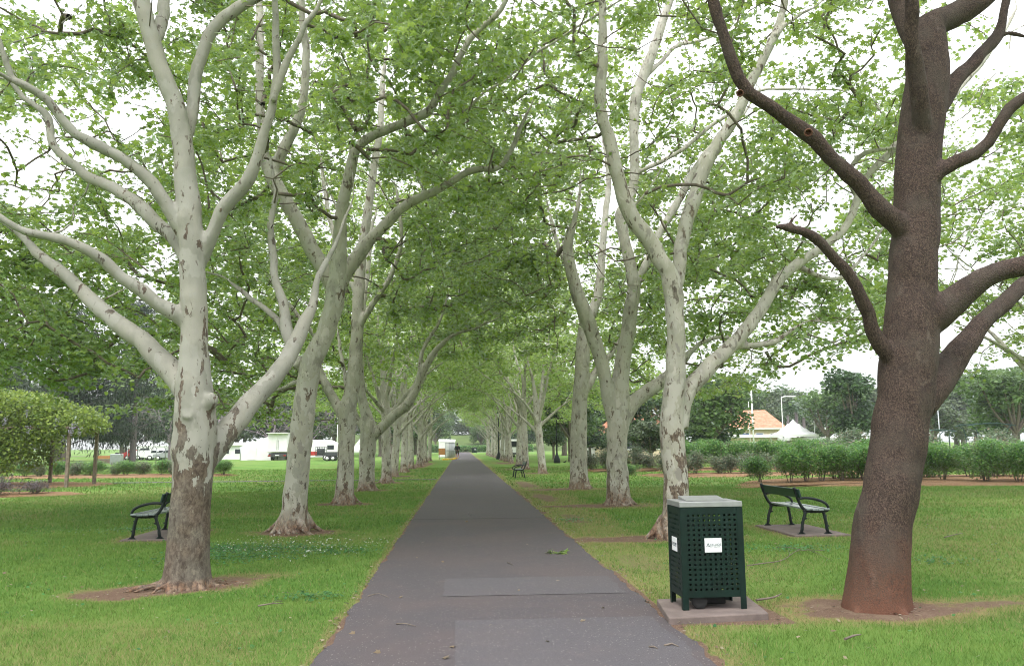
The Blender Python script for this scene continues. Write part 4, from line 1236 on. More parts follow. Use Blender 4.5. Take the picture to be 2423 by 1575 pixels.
parts = [blades(-6, 8, 3.6, 9, 2600, .040, .0055, 1), blades(-9, 12, 9, 16, 1100, .042, .009, 2), blades(-15, 20, 16, 30, 330, .05, .017, 3), blades(-32, 42, 30, 60, 45, .07, .045, 4)]
v = np.vstack([p[0] for p in parts]); dr = np.concatenate([p[1] for p in parts])
me = mesh_np('grass', v, np.arange(len(v)).reshape(-1, 3))
at = me.attributes.new('dry', 'FLOAT', 'POINT'); at.data.foreach_set('value', dr.astype(np.float32))
tag(link('grass', me, M['grass']), 'short green lawn grass with dry straw patches on both sides of the path', 'grass', kind='stuff')
# leaf litter and bits of bark blown into the turf
gl = np.random.default_rng(15)
n = 420
q = np.column_stack([gl.uniform(-9, 10, n), gl.uniform(5, 24, n), gl.uniform(.02, .045, n)])
q = np.vstack([q] + [np.column_stack([gl.normal(TB[k][0], .7, 45), gl.normal(TB[k][1] - .2, .4, 45), np.full(45, .012)]) for k in ('L1', 'R1', 'L2', 'R2', 'R3')])
e = PX1 + np.abs(gl.normal(.06, .12, 260)); q = np.vstack([q, np.column_stack([e, gl.uniform(5, 26, 260), np.full(260, .02)])])
e = PX0 - np.abs(gl.normal(.03, .06, 160)); q = np.vstack([q, np.column_stack([e, gl.uniform(5, 26, 160), np.full(160, .02)])])
q = q[(q[:, 0] < PX0) | (q[:, 0] > PX1)]
tag(link('leaf_litter', leaves_mesh('leaf_litter', q, .045, OVAL, droop=0, spread=14, g=gl), M['deadleaf']), 'scattered dry leaf and bark litter in the grass and along the path edges', 'leaf litter', kind='stuff')
# dark clover and flat weeds among the grass
gc = np.random.default_rng(25)
spots = [(G(560, 1320), .5, .35, 700), (G(640, 1300), .6, .3, 700), (G(780, 1308), .5, .2, 300), (G(520, 1300), .3, .3, 400), (G(330, 1255), .5, .25, 300), (G(730, 1415), .25, .12, 150), (G(1350, 1232), .3, .3, 150), (G(1870, 1300), .35, .2, 250), (G(2200, 1330), .4, .2, 150)]
q = np.vstack([np.column_stack([gc.normal(p.x, a, k), gc.normal(p.y, b_, k), gc.uniform(.025, .055, k)]) for p, a, b_, k in spots] + [np.column_stack([gc.uniform(-10, 11, 900), gc.uniform(5.5, 24, 900), gc.uniform(.02, .05, 900)])])
q = q[(q[:, 0] < PX0 - .05) | (q[:, 0] > PX1 + .05)]
for a_, b_, c_, e_ in SLABS: q = q[~((q[:, 0] > a_ - .05) & (q[:, 0] < b_ + .05) & (q[:, 1] > c_ - .05) & (q[:, 1] < e_ + .05))]
tag(link('clover_leaves', leaves_mesh('clover_leaves', q, .034, PLAIN, droop=0, spread=18, g=gc), M['weed']), 'dark green clover and flat weeds growing through the lawn grass', 'clover', kind='stuff')
# clover in flower behind the nearest left tree
g2 = np.random.default_rng(5)
n = 330
c = [G(560, 1300), G(690, 1300), G(620, 1285), G(770, 1300), G(1000 - 160, 1290)]
k = g2.integers(0, len(c), n)
q = np.array([(p.x, p.y, 0) for p in c])[k] + g2.normal(0, 1, (n, 3)) * np.array([.45, .55, 0])
q[:, 2] = g2.uniform(.03, .06, n)
q = q[q[:, 0] < PX0 - .1]
tag(link('clover_flowers', leaves_mesh('clover', q, .022, PLAIN, g=g2), M['clover']), 'tiny white clover flowers scattered in the lawn behind the nearest left tree', 'flowers', kind='stuff')

# fallen bits
def twig_on_ground(pts, r, mat, label, group, z=.012, name='fallen_twig', side=()):
    mb = MB()
    q = [(p.x, p.y, z + .01 * (k % 2)) for k, p in enumerate(pts)]
    q = catmull(np.array(q), .06)
    o = thing(name, label, 'twig', tuple(q[0]), 0, group) if False else None
    q0 = q[0].copy(); q[:, :3] -= q0
    mb.tube(q, np.linspace(r, r * .4, len(q)), 5)
    for s, a, L in side:
        i = int(s * (len(q) - 1)); b0 = q[i]
        mb.tube(catmull(np.array([b0, b0 + np.array([math.cos(a) * L * .5, math.sin(a) * L * .5, .02]), b0 + np.array([math.cos(a) * L, math.sin(a) * L, .01])]), .05), np.linspace(r * .6, r * .25, 5) if False else r * .5, 4)
    o = mb.build(name, mat, None, loc=tuple(q0))
    return tag(o, label, 'twig', group)


tw = 'fallen twigs'
twig_on_ground([G(1768, 1343), G(1800, 1340), G(1850, 1330), G(1880, 1312), G(1908, 1296)], .008, M['twig'], 'long thin bare branch lying on the grass right of the bin', tw, .03, 'fallen_branch', ((.5, 1.2, .5), (.8, 2.4, .35), (.7, -.2, .4)))
twig_on_ground([G(1905, 1300), G(1940, 1318), G(1968, 1330)], .005, M['twig'], 'thin curved twig on the grass behind the long bare branch', tw, .03)
twig_on_ground([G(1790, 1436), G(1830, 1432), G(1850, 1420)], .012, M['twig'], 'dark crooked stick on the slab edge at the foot of the bin', tw, .07)
twig_on_ground([G(2000, 1523), G(2020, 1518), G(2038, 1512)], .011, M['twig'], 'short dark stick on the grass at the lower right', tw, .04)
twig_on_ground([G(2235, 1276), G(2265, 1270), G(2278, 1266)], .010, M['twig'], 'grey stick on the open lawn right of the brown tree', tw, .04)
twig_on_ground([G(610, 1445), G(640, 1442), G(668, 1438)], .009, M['twig'], 'grey stick on the grass in front of the nearest left tree', tw, .05, side=((.6, .6, .12),))
twig_on_ground([G(870, 1412), G(895, 1408), G(920, 1415)], .005, M['twig'], 'thin curved twig at the left edge of the path', tw)
twig_on_ground([G(938, 1478), G(960, 1480), G(985, 1484)], .006, M['twig'], 'straight dry twig near the left side of the path', tw)
twig_on_ground([G(1572, 1530), G(1590, 1528), G(1606, 1532)], .010, M['twig'], 'dark bark strip on the newer asphalt at the right', tw)
twig_on_ground([G(1536, 1533), G(1548, 1535), G(1556, 1537)], .009, M['twig'], 'small dark bark chip beside the bark strip on the path', tw)
twig_on_ground([G(1200, 1332), G(1208, 1336), G(1214, 1338)], .006, M['twig'], 'small stick in the middle of the path', tw)
gg = random.Random(3)
for px, py, s in [(945, 1414, .07), (1048, 1560, .06), (1064, 1532, .07), (1106, 1235, .06), (1110, 1218, .05), (1320, 1374, .06), (1378, 1472, .06), (1225, 1398, .05), (1000, 1284, .05), (985, 1320, .05), (1045, 1170, .05), (1190, 1175, .06), (1160, 1480, .04), (1300, 1520, .05), (900, 1545, .05), (1050, 1330, .04), (1250, 1290, .05), (840, 1500, .06), (1430, 1440, .04), (1080, 1132, .07)]:
    p = G(px, py)
    me = leaves_mesh('fallen_leaf', np.array([(0, 0, .006)]), s * .95, LOBED, droop=-8, spread=8, tilt=25, g=g2)
    o = link('fallen_leaf', me, M['deadleaf'], None, (p.x, p.y, .008))
    tag(o, 'small dry brown leaf lying on the asphalt path', 'leaf', 'dry leaves on the path')
p = G(1316, 1310)
me = leaves_mesh('leafy_sprig', np.column_stack([g2.uniform(-.17, .17, 16), g2.normal(0, .035, 16), np.full(16, .018)]), .10, LOBED, droop=0, spread=18, g=g2)
mbt = twigs_mesh('s', [np.array([(-.16, .0, .012, .004), (0, .02, .02, .004), (.17, -.02, .015, .003)]), np.array([(-.02, 0, .02, .003), (-.03, .08, .05, .003), (-.05, .15, .06, .002)])])
o = link('leafy_sprig', me, M['leaf'], None, (p.x, p.y, .008)); tag(o, 'fresh green leafy sprig fallen on the right half of the path', 'sprig')
link('stem', mbt, M['twig'], o)

# ------------------------------------------------------------------ litter bin
bl = G(1618, 1444, .06); br = G(1764, 1439, .06)
bw = .600; ang = R(1.2)
bin_ = thing('litter_bin', 'dark green perforated metal litter bin with steel lid and white plates beside the path', 'litter bin', (bl.x, bl.y, .065), ang)
H0, H1, BD = .11, .935, .42


def perforated(cols, rows, W, z0, z1, mz, mx, th, place):
    """a steel sheet with square holes punched right through"""
    cw = (W - 2 * mx) / cols; ch = (z1 - z0 - 2 * mz) / rows
    hw, hh = cw * .43, ch * .43
    xs = [0]; zs = [z0]
    for k in range(cols): c_ = mx + cw * (k + .5); xs += [c_ - hw / 2, c_ + hw / 2]
    xs.append(W)
    for k in range(rows): c_ = z0 + mz + ch * (k + .5); zs += [c_ - hh / 2, c_ + hh / 2]
    zs.append(z1)
    bm = bmesh.new()
    vv = [[bm.verts.new(place(x, z)) for x in xs] for z in zs]
    for r_ in range(len(zs) - 1):
        for c_ in range(len(xs) - 1):
            if r_ % 2 == 1 and c_ % 2 == 1: continue
            bm.faces.new((vv[r_][c_], vv[r_][c_ + 1], vv[r_ + 1][c_ + 1], vv[r_ + 1][c_]))
    me = bpy.data.meshes.new('panel'); bm.to_mesh(me); bm.free()
    o = link('panel', me, M['greenpaint'], bin_)
    s = o.modifiers.new('t', 'SOLIDIFY'); s.thickness = th; s.offset = 0
    return o


perforated(10, 16, bw - .05, H0, H1, .05, .024, .004, lambda x, z: (x + .025, -.002, z))
perforated(10, 16, bw - .05, H0, H1, .05, .024, .004, lambda x, z: (x + .025, BD + .002, z))
perforated(8, 16, BD - .05, H0, H1, .05, .024, .004, lambda x, z: (-.002, x + .025, z))
perforated(8, 16, BD - .05, H0, H1, .05, .024, .004, lambda x, z: (bw + .002, x + .025, z))
for cx, cy, sx, sy in ((0, 0, 1, 1), (bw, 0, -1, 1), (0, BD, 1, -1), (bw, BD, -1, -1)):
    mb = MB()
    mb.box((cx + sx * .0225, cy - sy * .002, H1 / 2), (.055, .009, H1))
    mb.box((cx - sx * .002, cy + sy * .0225, H1 / 2), (.009, .041, H1))
    mb.build('leg', M['greenpaint'], bin_)
mb = MB()
mb.box((bw / 2, BD / 2, H1 + .028), (bw + .014, BD + .014, .05))
o = mb.build('lid', M['steel'], bin_, bevel=.004)
mb = MB()
mb.add([(.10, .10, 0), (bw - .10, .10, 0), (bw - .10, BD - .02, .030), (.10, BD - .02, .030), (.10, BD - .02, 0), (bw - .10, BD - .02, 0)], [(0, 1, 2, 3), (0, 3, 4), (1, 5, 2), (3, 2, 5, 4), (0, 4, 5, 1)])
mb.build('sloped_cover', M['steel'], o, loc=(0, 0, H1 + .056))
mb = MB()
mb.add([(x, y, z) for z, k in ((.16, .0), (.74, -.03)) for x, y in ((.12 + k, .13 + k), (bw - .12 - k, .13 + k), (bw - .12 - k, BD - .08 - k), (.12 + k, BD - .08 - k))],
       [(3, 2, 1, 0), (4, 5, 6, 7), (0, 1, 5, 4), (1, 2, 6, 5), (2, 3, 7, 6), (3, 0, 4, 7)])
mb.box((bw / 2, BD / 2 + .02, .085), (bw - .30, BD - .2, .12))
inner = mb.build('inner_bin', M['blackp'], bin_, bevel=.01)
for xx in (.14,):
    mb = MB(); mb.lathe([(.03, -.02), (.072, -.025), (.078, 0), (.072, .025), (.03, .02)], sides=20)
    mb.build('wheel', M['rubber'], inner, loc=(xx + .03, .06, .072), rot=(R(90), 0, 0))


def text_mesh(body, size, depth=.0008):
    cu = bpy.data.curves.new('txt', 'FONT'); cu.body = body; cu.size = size; cu.extrude = depth; cu.resolution_u = 3
    o = bpy.data.objects.new('txt', cu); COL.objects.link(o)
    me = bpy.data.meshes.new_from_object(o.evaluated_get(bpy.context.evaluated_depsgraph_get()))
    bpy.data.objects.remove(o)
    return me


def council_plate(w, h, place, rot):
    mb = MB(); mb.box((0, 0, 0), (w, .004, h))
    pl = mb.build('plate', M['white'], bin_, bevel=.001, loc=place, rot=rot)
    s = w / .165
    mb = MB()
    a = .019 * s
    # tall open letter A without a crossbar
    mb.add([(-a, -.003, -a), (-a * .62, -.003, -a), (0, -.003, a * .45), (a * .62, -.003, -a), (a, -.003, -a), (0, -.003, a * 1.15)], [(0, 1, 2, 5), (5, 2, 3, 4)])
    mb.add([(-a * .25, -.003, -a * .75), (a * .25, -.003, -a * .75), (0, -.003, -a * .1)], [(0, 1, 2)])
    mb.build('emblem', M['print'], pl, loc=(-.050 * s, -.0004, .004 * s))
    t = text_mesh('DELAIDE', .0295 * s); link('lettering', t, M['print'], pl, (-.030 * s, -.0026, -.004 * s), (R(90), 0, 0), (.93, 1, 1))
    t = text_mesh('CITY COUNCIL', .0125 * s); link('lettering', t, M['print'], pl, (-.030 * s, -.0026, -.018 * s), (R(90), 0, 0), (1.12, 1, 1))


council_plate(.165, .130, (.305, -.008, .585), (0, 0, 0))
council_plate(.165, .130, (-.008, .20, .58), (0, 0, R(-90)))


def slab(x0, x1, y0, y1, h, label, seam=None):
    o = None
    segs = [(y0, y1)] if seam is None else [(y0, seam - .006), (seam + .006, y1)]
    mb = MB()
    for a, b_ in segs: mb.box(((x0 + x1) / 2, (a + b_) / 2, h / 2 - .05), (x1 - x0, b_ - a, h + .1))
    o = mb.build('concrete_slab', M['concrete'], bevel=.012)
    return tag(o, label, 'slab', 'concrete slabs under the street furniture')


cs = [G(1583, 1464, .05), G(1819, 1452, .05), G(1554, 1419, .05)]
cs.insert(2, cs[1] + cs[2] - cs[0])
mb = MB(); mb.prism([(p.x, p.y) for p in cs], -.08, .062, 'z')
tag(mb.build('concrete_slab', M['concrete'], bevel=.012), 'pinkish concrete slab under the green litter bin', 'slab', 'concrete slabs under the street furniture')
slab(*SLABS[0], .03, 'concrete slab in two pieces under the bench by the rose beds', 15.0)
slab(*SLABS[1], .03, 'pinkish concrete slab under the bench behind the nearest left tree')


# ------------------------------------------------------------------ benches
def bench():
    """back along x=0, seat towards +x, 1.55 m between the iron ends along y"""
    root = thing('park_bench', None, 'bench')
    L = 1.55
    mb = MB()
    for k, x in enumerate((.10, .205, .31, .415)):
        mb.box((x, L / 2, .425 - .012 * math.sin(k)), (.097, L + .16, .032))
    mb.build('seat', M['wetplank_sheen'], root, bevel=.006)
    mb = MB(); mb.box((-.075, L / 2, .70), (.030, L + .24, .155), Matrix.Rotation(R(-14), 3, 'Y'))
    mb.build('backrest', M['plank'], root, bevel=.006)
    for e, y in enumerate((0, L)):
        mb = MB()
        mb.tube(catmull(np.array([(-.125, y, .80), (-.085, y, .66), (-.035, y, .52), (.03, y, .425), (.10, y, .395)]), .03), .028, 8)
        mb.tube(catmull(np.array([(.02, y, .40), (.15, y, .385), (.30, y, .385), (.44, y, .395), (.475, y, .42)]), .03), .029, 8)
        for k in range(5): mb.tube([(.08 + .075 * k, y, .37), (.08 + .075 * k, y, .352)], [.016, .008], 6)
        mb.build('end_frame', M['iron'], root)
        mb = MB()
        mb.tube(catmull(np.array([(-.062, y, .60), (.05, y, .615), (.20, y, .60), (.36, y, .555), (.45, y, .495), (.475, y, .42)]), .03), .024, 8)
        for q in ((.12, .612), (.28, .585)): mb.tube([(q[0] - .02, y, q[1]), (q[0], y, q[1]), (q[0] + .02, y, q[1])], [.012, .025, .012], 8)
        mb.build('armrest', M['iron'], root)
        for pts, kn in (([(.06, y, .40), (.035, y, .30), (-.005, y, .19), (-.02, y, .08), (-.035, y, .025)], ((.045, .26, 1), (.0, .17, -1))),
                        ([(.37, y, .40), (.395, y, .30), (.415, y, .19), (.425, y, .08), (.44, y, .025)], ((.40, .30, 1), (.425, .19, -1), (.435, .13, 1)))):
            mb = MB()
            p = catmull(np.array(pts), .03)
            mb.tube(p, .024 + .007 * np.abs(np.sin(np.arange(len(p)) * 1.3)), 8)
            for kx, kz, sgn in kn: mb.tube([(kx, y, kz), (kx + .035 * sgn, y, kz + .008)], [.018, .011], 7)
            x = pts[-1][0]
            mb.tube([(x - .045, y, .012), (x, y, .03), (x + .05, y, .012)], [.014, .024, .014], 8)
            mb.box((x, y, .006), (.13, .05, .012))
            mb.build('leg', M['iron'], root)
    return root


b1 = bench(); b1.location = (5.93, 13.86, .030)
tag(b1, 'dark green iron bench on a slab right of the bin, wet seat coloured pale for its sky shine', 'bench', 'park benches')
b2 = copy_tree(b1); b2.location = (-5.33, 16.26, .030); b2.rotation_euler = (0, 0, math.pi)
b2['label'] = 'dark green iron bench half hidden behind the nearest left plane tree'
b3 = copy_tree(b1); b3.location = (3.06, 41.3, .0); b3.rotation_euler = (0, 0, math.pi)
b3['label'] = 'small far bench facing the path in front of the right row of trunks'

# ------------------------------------------------------------------ rose beds, shrubs
def shrub(key_mat, h, r, n, size, seed, tmpl=OVAL, stems=7, leggy=.25, dens=.35):
    g = np.random.default_rng(seed)
    root = thing('rose_bush', None, 'shrub')
    ells = [(g.normal(0, r * .30), g.normal(0, r * .30), h * g.uniform(.28, .76), r * g.uniform(.45, .65), r * g.uniform(.45, .65), h * g.uniform(.22, .34)) for _ in range(12)]
    p = in_ellipsoids(ells, n, dens, g)
    p = p[(p[:, 2] > h * leggy * .4) & (p[:, 2] < h * 1.12)]
    link('foliage', leaves_mesh('foliage', p, size, tmpl, g=g), M[key_mat], root)
    ps = []
    for k in range(stems):
        a = g.uniform(0, 6.28)
        ps.append(catmull(np.array([(.08 * math.cos(a), .08 * math.sin(a), 0, .014), (r * .3 * math.cos(a), r * .3 * math.sin(a), h * .4, .011), (r * .6 * math.cos(a), r * .6 * math.sin(a), h * .85, .006)]), .15))
    link('stems', twigs_mesh('stems', ps), M['twig'], root)
    return root


class Pool:
    def __init__(self, protos): self.p, self.used = protos, [False] * len(protos)
    def put(self, k, loc, rot, s, label, group, name=None, cat=None):
        k %= len(self.p)
        o = copy_tree(self.p[k]) if self.used[k] else self.p[k]
        self.used[k] = True
        o.location = loc; o.rotation_euler = (0, 0, rot)
        o.scale = s if isinstance(s, tuple) else (s, s, s)
        tag(o, label, cat, group)
        if name: o.name = name
        return o


def bed(pts, z, label=None, rag=.25, seed=0):
    """a low mound of bark mulch with a ragged edge"""
    c = catmull(np.array([(*p, 0) for p in pts + [pts[0]]], dtype=float), .35)[:-1]
    cen = c[:, :2].mean(0)
    g = np.random.default_rng(seed)
    e = c[:, :2] + g.normal(0, rag * .35, (len(c), 2))
    rings = [(e, .004), (cen + (e - cen) * .93, z * .7), (cen + (e - cen) * .6, z), (cen + (e - cen) * .25, z)]
    n = len(e); v = []; f = []
    for q, zz in rings: v += [(*p, zz + (g.uniform(0, .03) if zz > .01 else 0)) for p in q]
    for r_ in range(3): f += [(r_ * n + k, r_ * n + (k + 1) % n, (r_ + 1) * n + (k + 1) % n, (r_ + 1) * n + k) for k in range(n)]
    v.append((*cen, z)); f += [(3 * n + k, 3 * n + (k + 1) % n, 4 * n) for k in range(n)]
    mb = MB(); mb.add(v, f, True)
    return tag(mb.build('mulch_bed', M['mulch']), kind='structure')


bed([(9.9, 28.6), (14, 28.9), (20, 27.9), (27, 27.7), (40, 28), (41, 36), (28, 35.8), (20, 37.0), (15, 35.5), (12, 33.5)], .08, seed=1)
bed([(9.6, 38.2), (13, 38.0), (15.2, 38.6), (24, 40), (24, 43), (15, 42.5), (9.4, 41.8)], .08, seed=2)
bed([(6.6, 47.0), (10, 46.6), (13.2, 47), (26, 48), (26, 52), (12, 52), (6.8, 51)], .08, seed=3)
bed([(-15.0, 28.6), (-13.4, 29.3), (-14.2, 30.6), (-18, 31.2), (-24, 31), (-24, 27.2), (-18, 27.4)], .07, seed=4)
bed([(-26, 46.2), (-20, 45.6), (-15, 46), (-13, 47.5), (-15, 50), (-26, 51)], .08, seed=5)
bed([(-15.6, 36.2), (-16.2, 38.8), (-21, 40.5), (-28, 40), (-28, 34.5), (-20, 34.5)], .05, seed=6)

roses = Pool([shrub('rose', 1.55, .82, 4600, .085, s, stems=9, leggy=.18, dens=.25) for s in (1, 2, 3)])
lows = Pool([shrub('rose_grey', 1.0, .64, 2200, .075, s, leggy=.2, dens=.25) for s in (4, 5)])
g = random.Random(9)
grp = 'rose bushes in the right-hand beds'
roses.put(0, (11.85, 31.6, .07), 1, (.85, .85, .70), 'small round rose bush at the tip of the mulch bed behind the bench', grp)
roses.put(1, (12.85, 31.0, .07), 2, (.95, .95, .97), 'upright rose bush, second from the tip of the mulch bed behind the bench', grp)
k = 0
for x in np.arange(13.7, 30.5, .80):
    far = x > 19.6
    roses.put(k, (x + g.uniform(-.1, .1), (29.6 if far else 31.6) + g.uniform(-.35, .35), .07), g.uniform(0, 6), (1.0, 1.0, g.uniform(.96, 1.1)), 'tall leggy rose bush in the hedge-like front row %s the brown trunk' % ('right of' if x > 19.0 else 'left of'), grp + (', right of the trunk' if x > 19.0 else ', left of the trunk')); k += 1
for x in np.arange(14.8, 33, 1.0):
    roses.put(k, (x + g.uniform(-.2, .2), 33.8 + g.uniform(-.4, .4), .0), g.uniform(0, 6), (1.15, 1.15, g.uniform(1.05, 1.2)), 'rose bush in the dense second row behind the front hedge row', grp + ', second row'); k += 1
for x in np.arange(13.6, 27, 1.0):
    roses.put(k, (x, 48.6 + g.uniform(-.4, .4), .05), g.uniform(0, 6), (1.25, 1.25, g.uniform(1.15, 1.28)), 'bright green bush of the clipped long hedge behind the greyish roses', grp + ', long hedge'); k += 1
for x in np.arange(10.4, 16.4, .85):
    lows.put(k, (x + g.uniform(-.2, .2), 40.2 + g.uniform(-.5, .5), .05), g.uniform(0, 6), g.uniform(.95, 1.2), 'low grey green rose bush with reddish shoots before the long hedge', grp + ', low grey ones'); k += 1
for x in np.arange(7.2, 13.5, .9):
    lows.put(k, (x + g.uniform(-.2, .2), 49.5 + g.uniform(-.8, .8), .05), g.uniform(0, 6), g.uniform(1.1, 1.45), 'low grey green rose bush seen between the right-hand trunks', grp + ', between the trunks'); k += 1
roses.put(2, (8.75, 41.6, 0), 0, (.6, .6, .4), 'little dark plant on the lawn left of the second right trunk', grp)
for x, y, s in [(22, 47, 1.5), (24.5, 49, 1.9), (27, 48, 2.0), (29.5, 50, 1.9), (32, 47, 1.7), (34.5, 50, 1.8), (37, 48, 1.6)]:
    lows.put(k, (x, y, 0), g.uniform(0, 6), (s * 1.35, s * 1.35, s * 1.3), 'big rambling pale rose bush mounded behind the front rows at right', grp + ', rambling ones'); k += 1
for x in np.arange(-25, -13.4, .95):
    (roses if int(x) % 2 else lows).put(k, (x + g.uniform(-.2, .2), 48 + g.uniform(-.7, .7), .05), g.uniform(0, 6), (.95, .95, .62) if int(x) % 2 else .95, 'rose bush in the far left bed beyond the pergola posts', 'rose bushes in the left bed'); k += 1
purple = Pool([shrub('purple', .8, .75, 1500, .06, s, stems=12, leggy=.05, dens=.2) for s in (7, 8)])
for k, (x, y) in enumerate([(-14.9, 29.3), (-16.0, 29.0), (-17.1, 29.4), (-18.3, 28.9), (-19.5, 29.4)]):
    purple.put(k, (x, y, .04), k * 1.3, (1, 1, .72 if k == 0 else .95), 'low dark purple shrub in the mulch before the pergola', 'purple shrubs before the pergola', 'purple_shrub')

# ------------------------------------------------------------------ pergola with wisteria
PDX = P(163, 1054, 35.4).x + 17.55
pg = thing('pergola', 'timber pergola buried under green wisteria at the left edge', 'pergola', (-17.4 + PDX, 35.4, 0))
posts = [(-17.55, 35.4), (-17.25, 37.3), (-20.0, 39.0), (-21.2, 35.4), (-24.6, 35.4), (-23.6, 39.0)]
for x, y in posts:
    mb = MB(); mb.box((x + 17.4, y - 35.4, 1.2), (.13, .13, 2.5)); mb.build('post', M['timber'], pg, bevel=.01)
for (x0, y0), (x1, y1) in (((-26, 35.4), (-17.2, 35.4)), ((-26, 39), (-19.6, 39)), ((-17.5, 35.0), (-17.2, 37.8)), ((-21.2, 35), (-21.2, 39.4)), ((-19.9, 35), (-20.0, 39.4))):
    mb = MB(); mb.tube([(x0 + 17.4, y0 - 35.4, 2.5), (x1 + 17.4, y1 - 35.4, 2.5)], .06, 4); mb.build('beam', M['timber'], pg)
gw = np.random.default_rng(14)
wi = thing('wisteria', 'yellow green wisteria with lilac flower clusters smothering the pergola', 'climber', (-17.4 + PDX, 35.4, 0))
E = [(-17.7, 36.4, 2.7, 1.3, 1.7, .55), (-18.4, 36.6, 3.0, 1.7, 1.7, .75), (-19.8, 36.4, 3.3, 1.8, 1.9, .85), (-21.6, 36.6, 3.5, 1.9, 2.2, .95), (-23.6, 36.6, 3.6, 2.0, 2.3, 1.0), (-26, 36.8, 3.7, 2.2, 2.3, 1.0), (-20.2, 37.2, 3.7, 1.3, 1.5, .5), (-22.5, 36.4, 4.0, 1.7, 1.6, .5)]
p1 = in_ellipsoids(E, 19000, .4, gw)
E2 = [(-19.6, 35.3, 2.0, .9, .5, .9), (-21.0, 35.2, 1.7, 1.0, .6, 1.2), (-22.6, 35.0, 1.5, 1.2, .6, 1.3), (-24.6, 35.3, 1.6, 1.3, .6, 1.4), (-20.6, 39, 1.7, 1.2, .5, 1.1), (-18.4, 35.4, 2.35, .8, .5, .45), (-20.3, 35.2, 1.3, .7, .5, 1.1), (-21.8, 35.1, .9, .9, .6, .8), (-23.6, 35.2, .9, 1.0, .6, .8), (-22.5, 39, 1.6, 1.4, .5, 1.2)]
p2 = in_ellipsoids(E2, 13000, .25, gw)
p = np.vstack([p1, p2]); p = p[p[:, 2] > .5]
o_ = np.array([17.4, -35.4, 0])
link('foliage', leaves_mesh('foliage', p + o_, .16, OVAL, droop=35, g=gw), M['wist'], wi)
cl = []
for _ in range(34):
    a = gw.integers(0, len(E)); e = E[a]
    c_ = np.array([e[0] + gw.uniform(-.9, .9) * e[3], e[1] - e[4] * gw.uniform(.75, 1.02), e[2] - e[5] * gw.uniform(.0, .9)])
    n = 26; t = gw.uniform(0, 1, n)
    cl.append(c_ + np.column_stack([gw.normal(0, .06, n) * (1 - t * .7), gw.normal(0, .06, n) * (1 - t * .7), -t * .34]))
link('flower_clusters', leaves_mesh('flower_clusters', np.vstack(cl) + o_, .075, OVAL, g=gw), M['lilac'], wi)
ps = [catmull(np.array([(x + 17.4 + .05, y - 35.4 - .08, 0, .05), (x + 17.4 - .06, y - 35.4 + .06, 1.0, .04), (x + 17.4 + .08, y - 35.4, 2.4, .03)]), .1) for x, y in posts[2:]]
link('vine_stems', twigs_mesh('vine_stems', ps), M['twig'], wi)

# ------------------------------------------------------------------ trees of the background
def needle_tree(seed, h, r):
    g = np.random.default_rng(seed)
    root = thing('pine_tree', None, 'tree')
    lay = []; ps = [np.array([(0, 0, -.2, .34), (0, 0, .2, .30), (0, 0, h * .5, .2), (0.2, 0, h * .96, .03)])]
    for k in range(46):
        z = h * g.uniform(.14, .98); rr = r * (1 - (z / h) ** 1.7) ** .6 * g.uniform(.55, 1.1); a = g.uniform(0, 6.28)
        q = np.array([rr * math.cos(a), rr * math.sin(a), z + g.uniform(-.3, .9)])
        ps.append(catmull(np.array([(0, 0, z - .6, .05), (q[0] * .5, q[1] * .5, z + .1, .04), (*q, .015)]), .4))
        for t in (.45, .75, 1.0):
            c = np.array([q[0] * t, q[1] * t, z - .3 + (q[2] - z + .3) * t])
            lay.append(c + g.normal(0, 1, (150, 3)) * np.array([.62, .62, .42]))
    link('trunk', twigs_mesh('trunk', [catmull(ps[0], .6)]), M['purplebark'], root)
    link('crown', _merge('crown', leaves_mesh('c', np.vstack(lay), .42, NEEDLE, droop=45, spread=35, g=g), twigs_mesh('t', ps[1:]), M['needle'], M['purplebark']), None, root)
    return root


def _merge(name, a, t, m0, m1):
    bm = bmesh.new(); bm.from_mesh(a); n0 = len(bm.faces); bm.from_mesh(t)
    bm.faces.ensure_lookup_table()
    for f in bm.faces[n0:]: f.material_index = 1
    me = bpy.data.meshes.new(name); bm.to_mesh(me); bm.free()
    bpy.data.meshes.remove(a); bpy.data.meshes.remove(t)
    me.materials.append(m0); me.materials.append(m1)
    return me


pines = Pool([needle_tree(61, 15.5, 4.6), needle_tree(62, 13.5, 4.2)])
for k, (x, y, s) in enumerate([(-38.5, 64, 1.05), (-33, 68, 1.1), (-28.2, 71, .92), (-43, 72, 1.15), (-49, 66, 1.0)]):
    pines.put(k, (x, y, 0), k * 1.1, s, 'tall dark blue green pine standing beyond the pergola', 'dark pines beyond the pergola')


def bare_tree(seed, h, r):
    g = np.random.default_rng(seed)
    root = thing('bare_tree', None, 'tree')
    rg = random.Random(seed)
    L = free_limbs((0, 0), rg.uniform(0, 6), 6, h * .26, h, rg, (0, 0), .28, r)
    pts = in_ellipsoids([(0, 0, h * .62, r, r, h * .36)], 330, .35, g)
    paths = grow([tuple(q) for c in L for q in c[::2] if q[2] > h * .25], pts, g, .12)
    for p in paths: p[:, 3] = np.maximum(p[:, 3] * 1.2, .014)
    link('trunk', solid_from_tubes('trunk', L, .08, 3, .02, seed), M['purplebark'], root)
    link('crown', twigs_mesh('crown', paths), M['purplebark'], root)
    return root


bares = Pool([bare_tree(71, 9.5, 5.0)])
for k, (x, y, s) in enumerate([(-32.5, 92, 1.0), (-27, 116, 1.15), (-22, 118, 1.1), (-36, 120, 1.2), (-17, 122, 1.0)]):
    bares.put(0, (x, y, 0), k * 1.7, s, 'leafless purple grey tree %s' % ('with a low spreading limb left of the nearest trunk' if k == 0 else 'in the haze of twigs behind the white marquee'), 'leafless trees in the distance' + ('' if k == 0 else ' behind the marquee'))


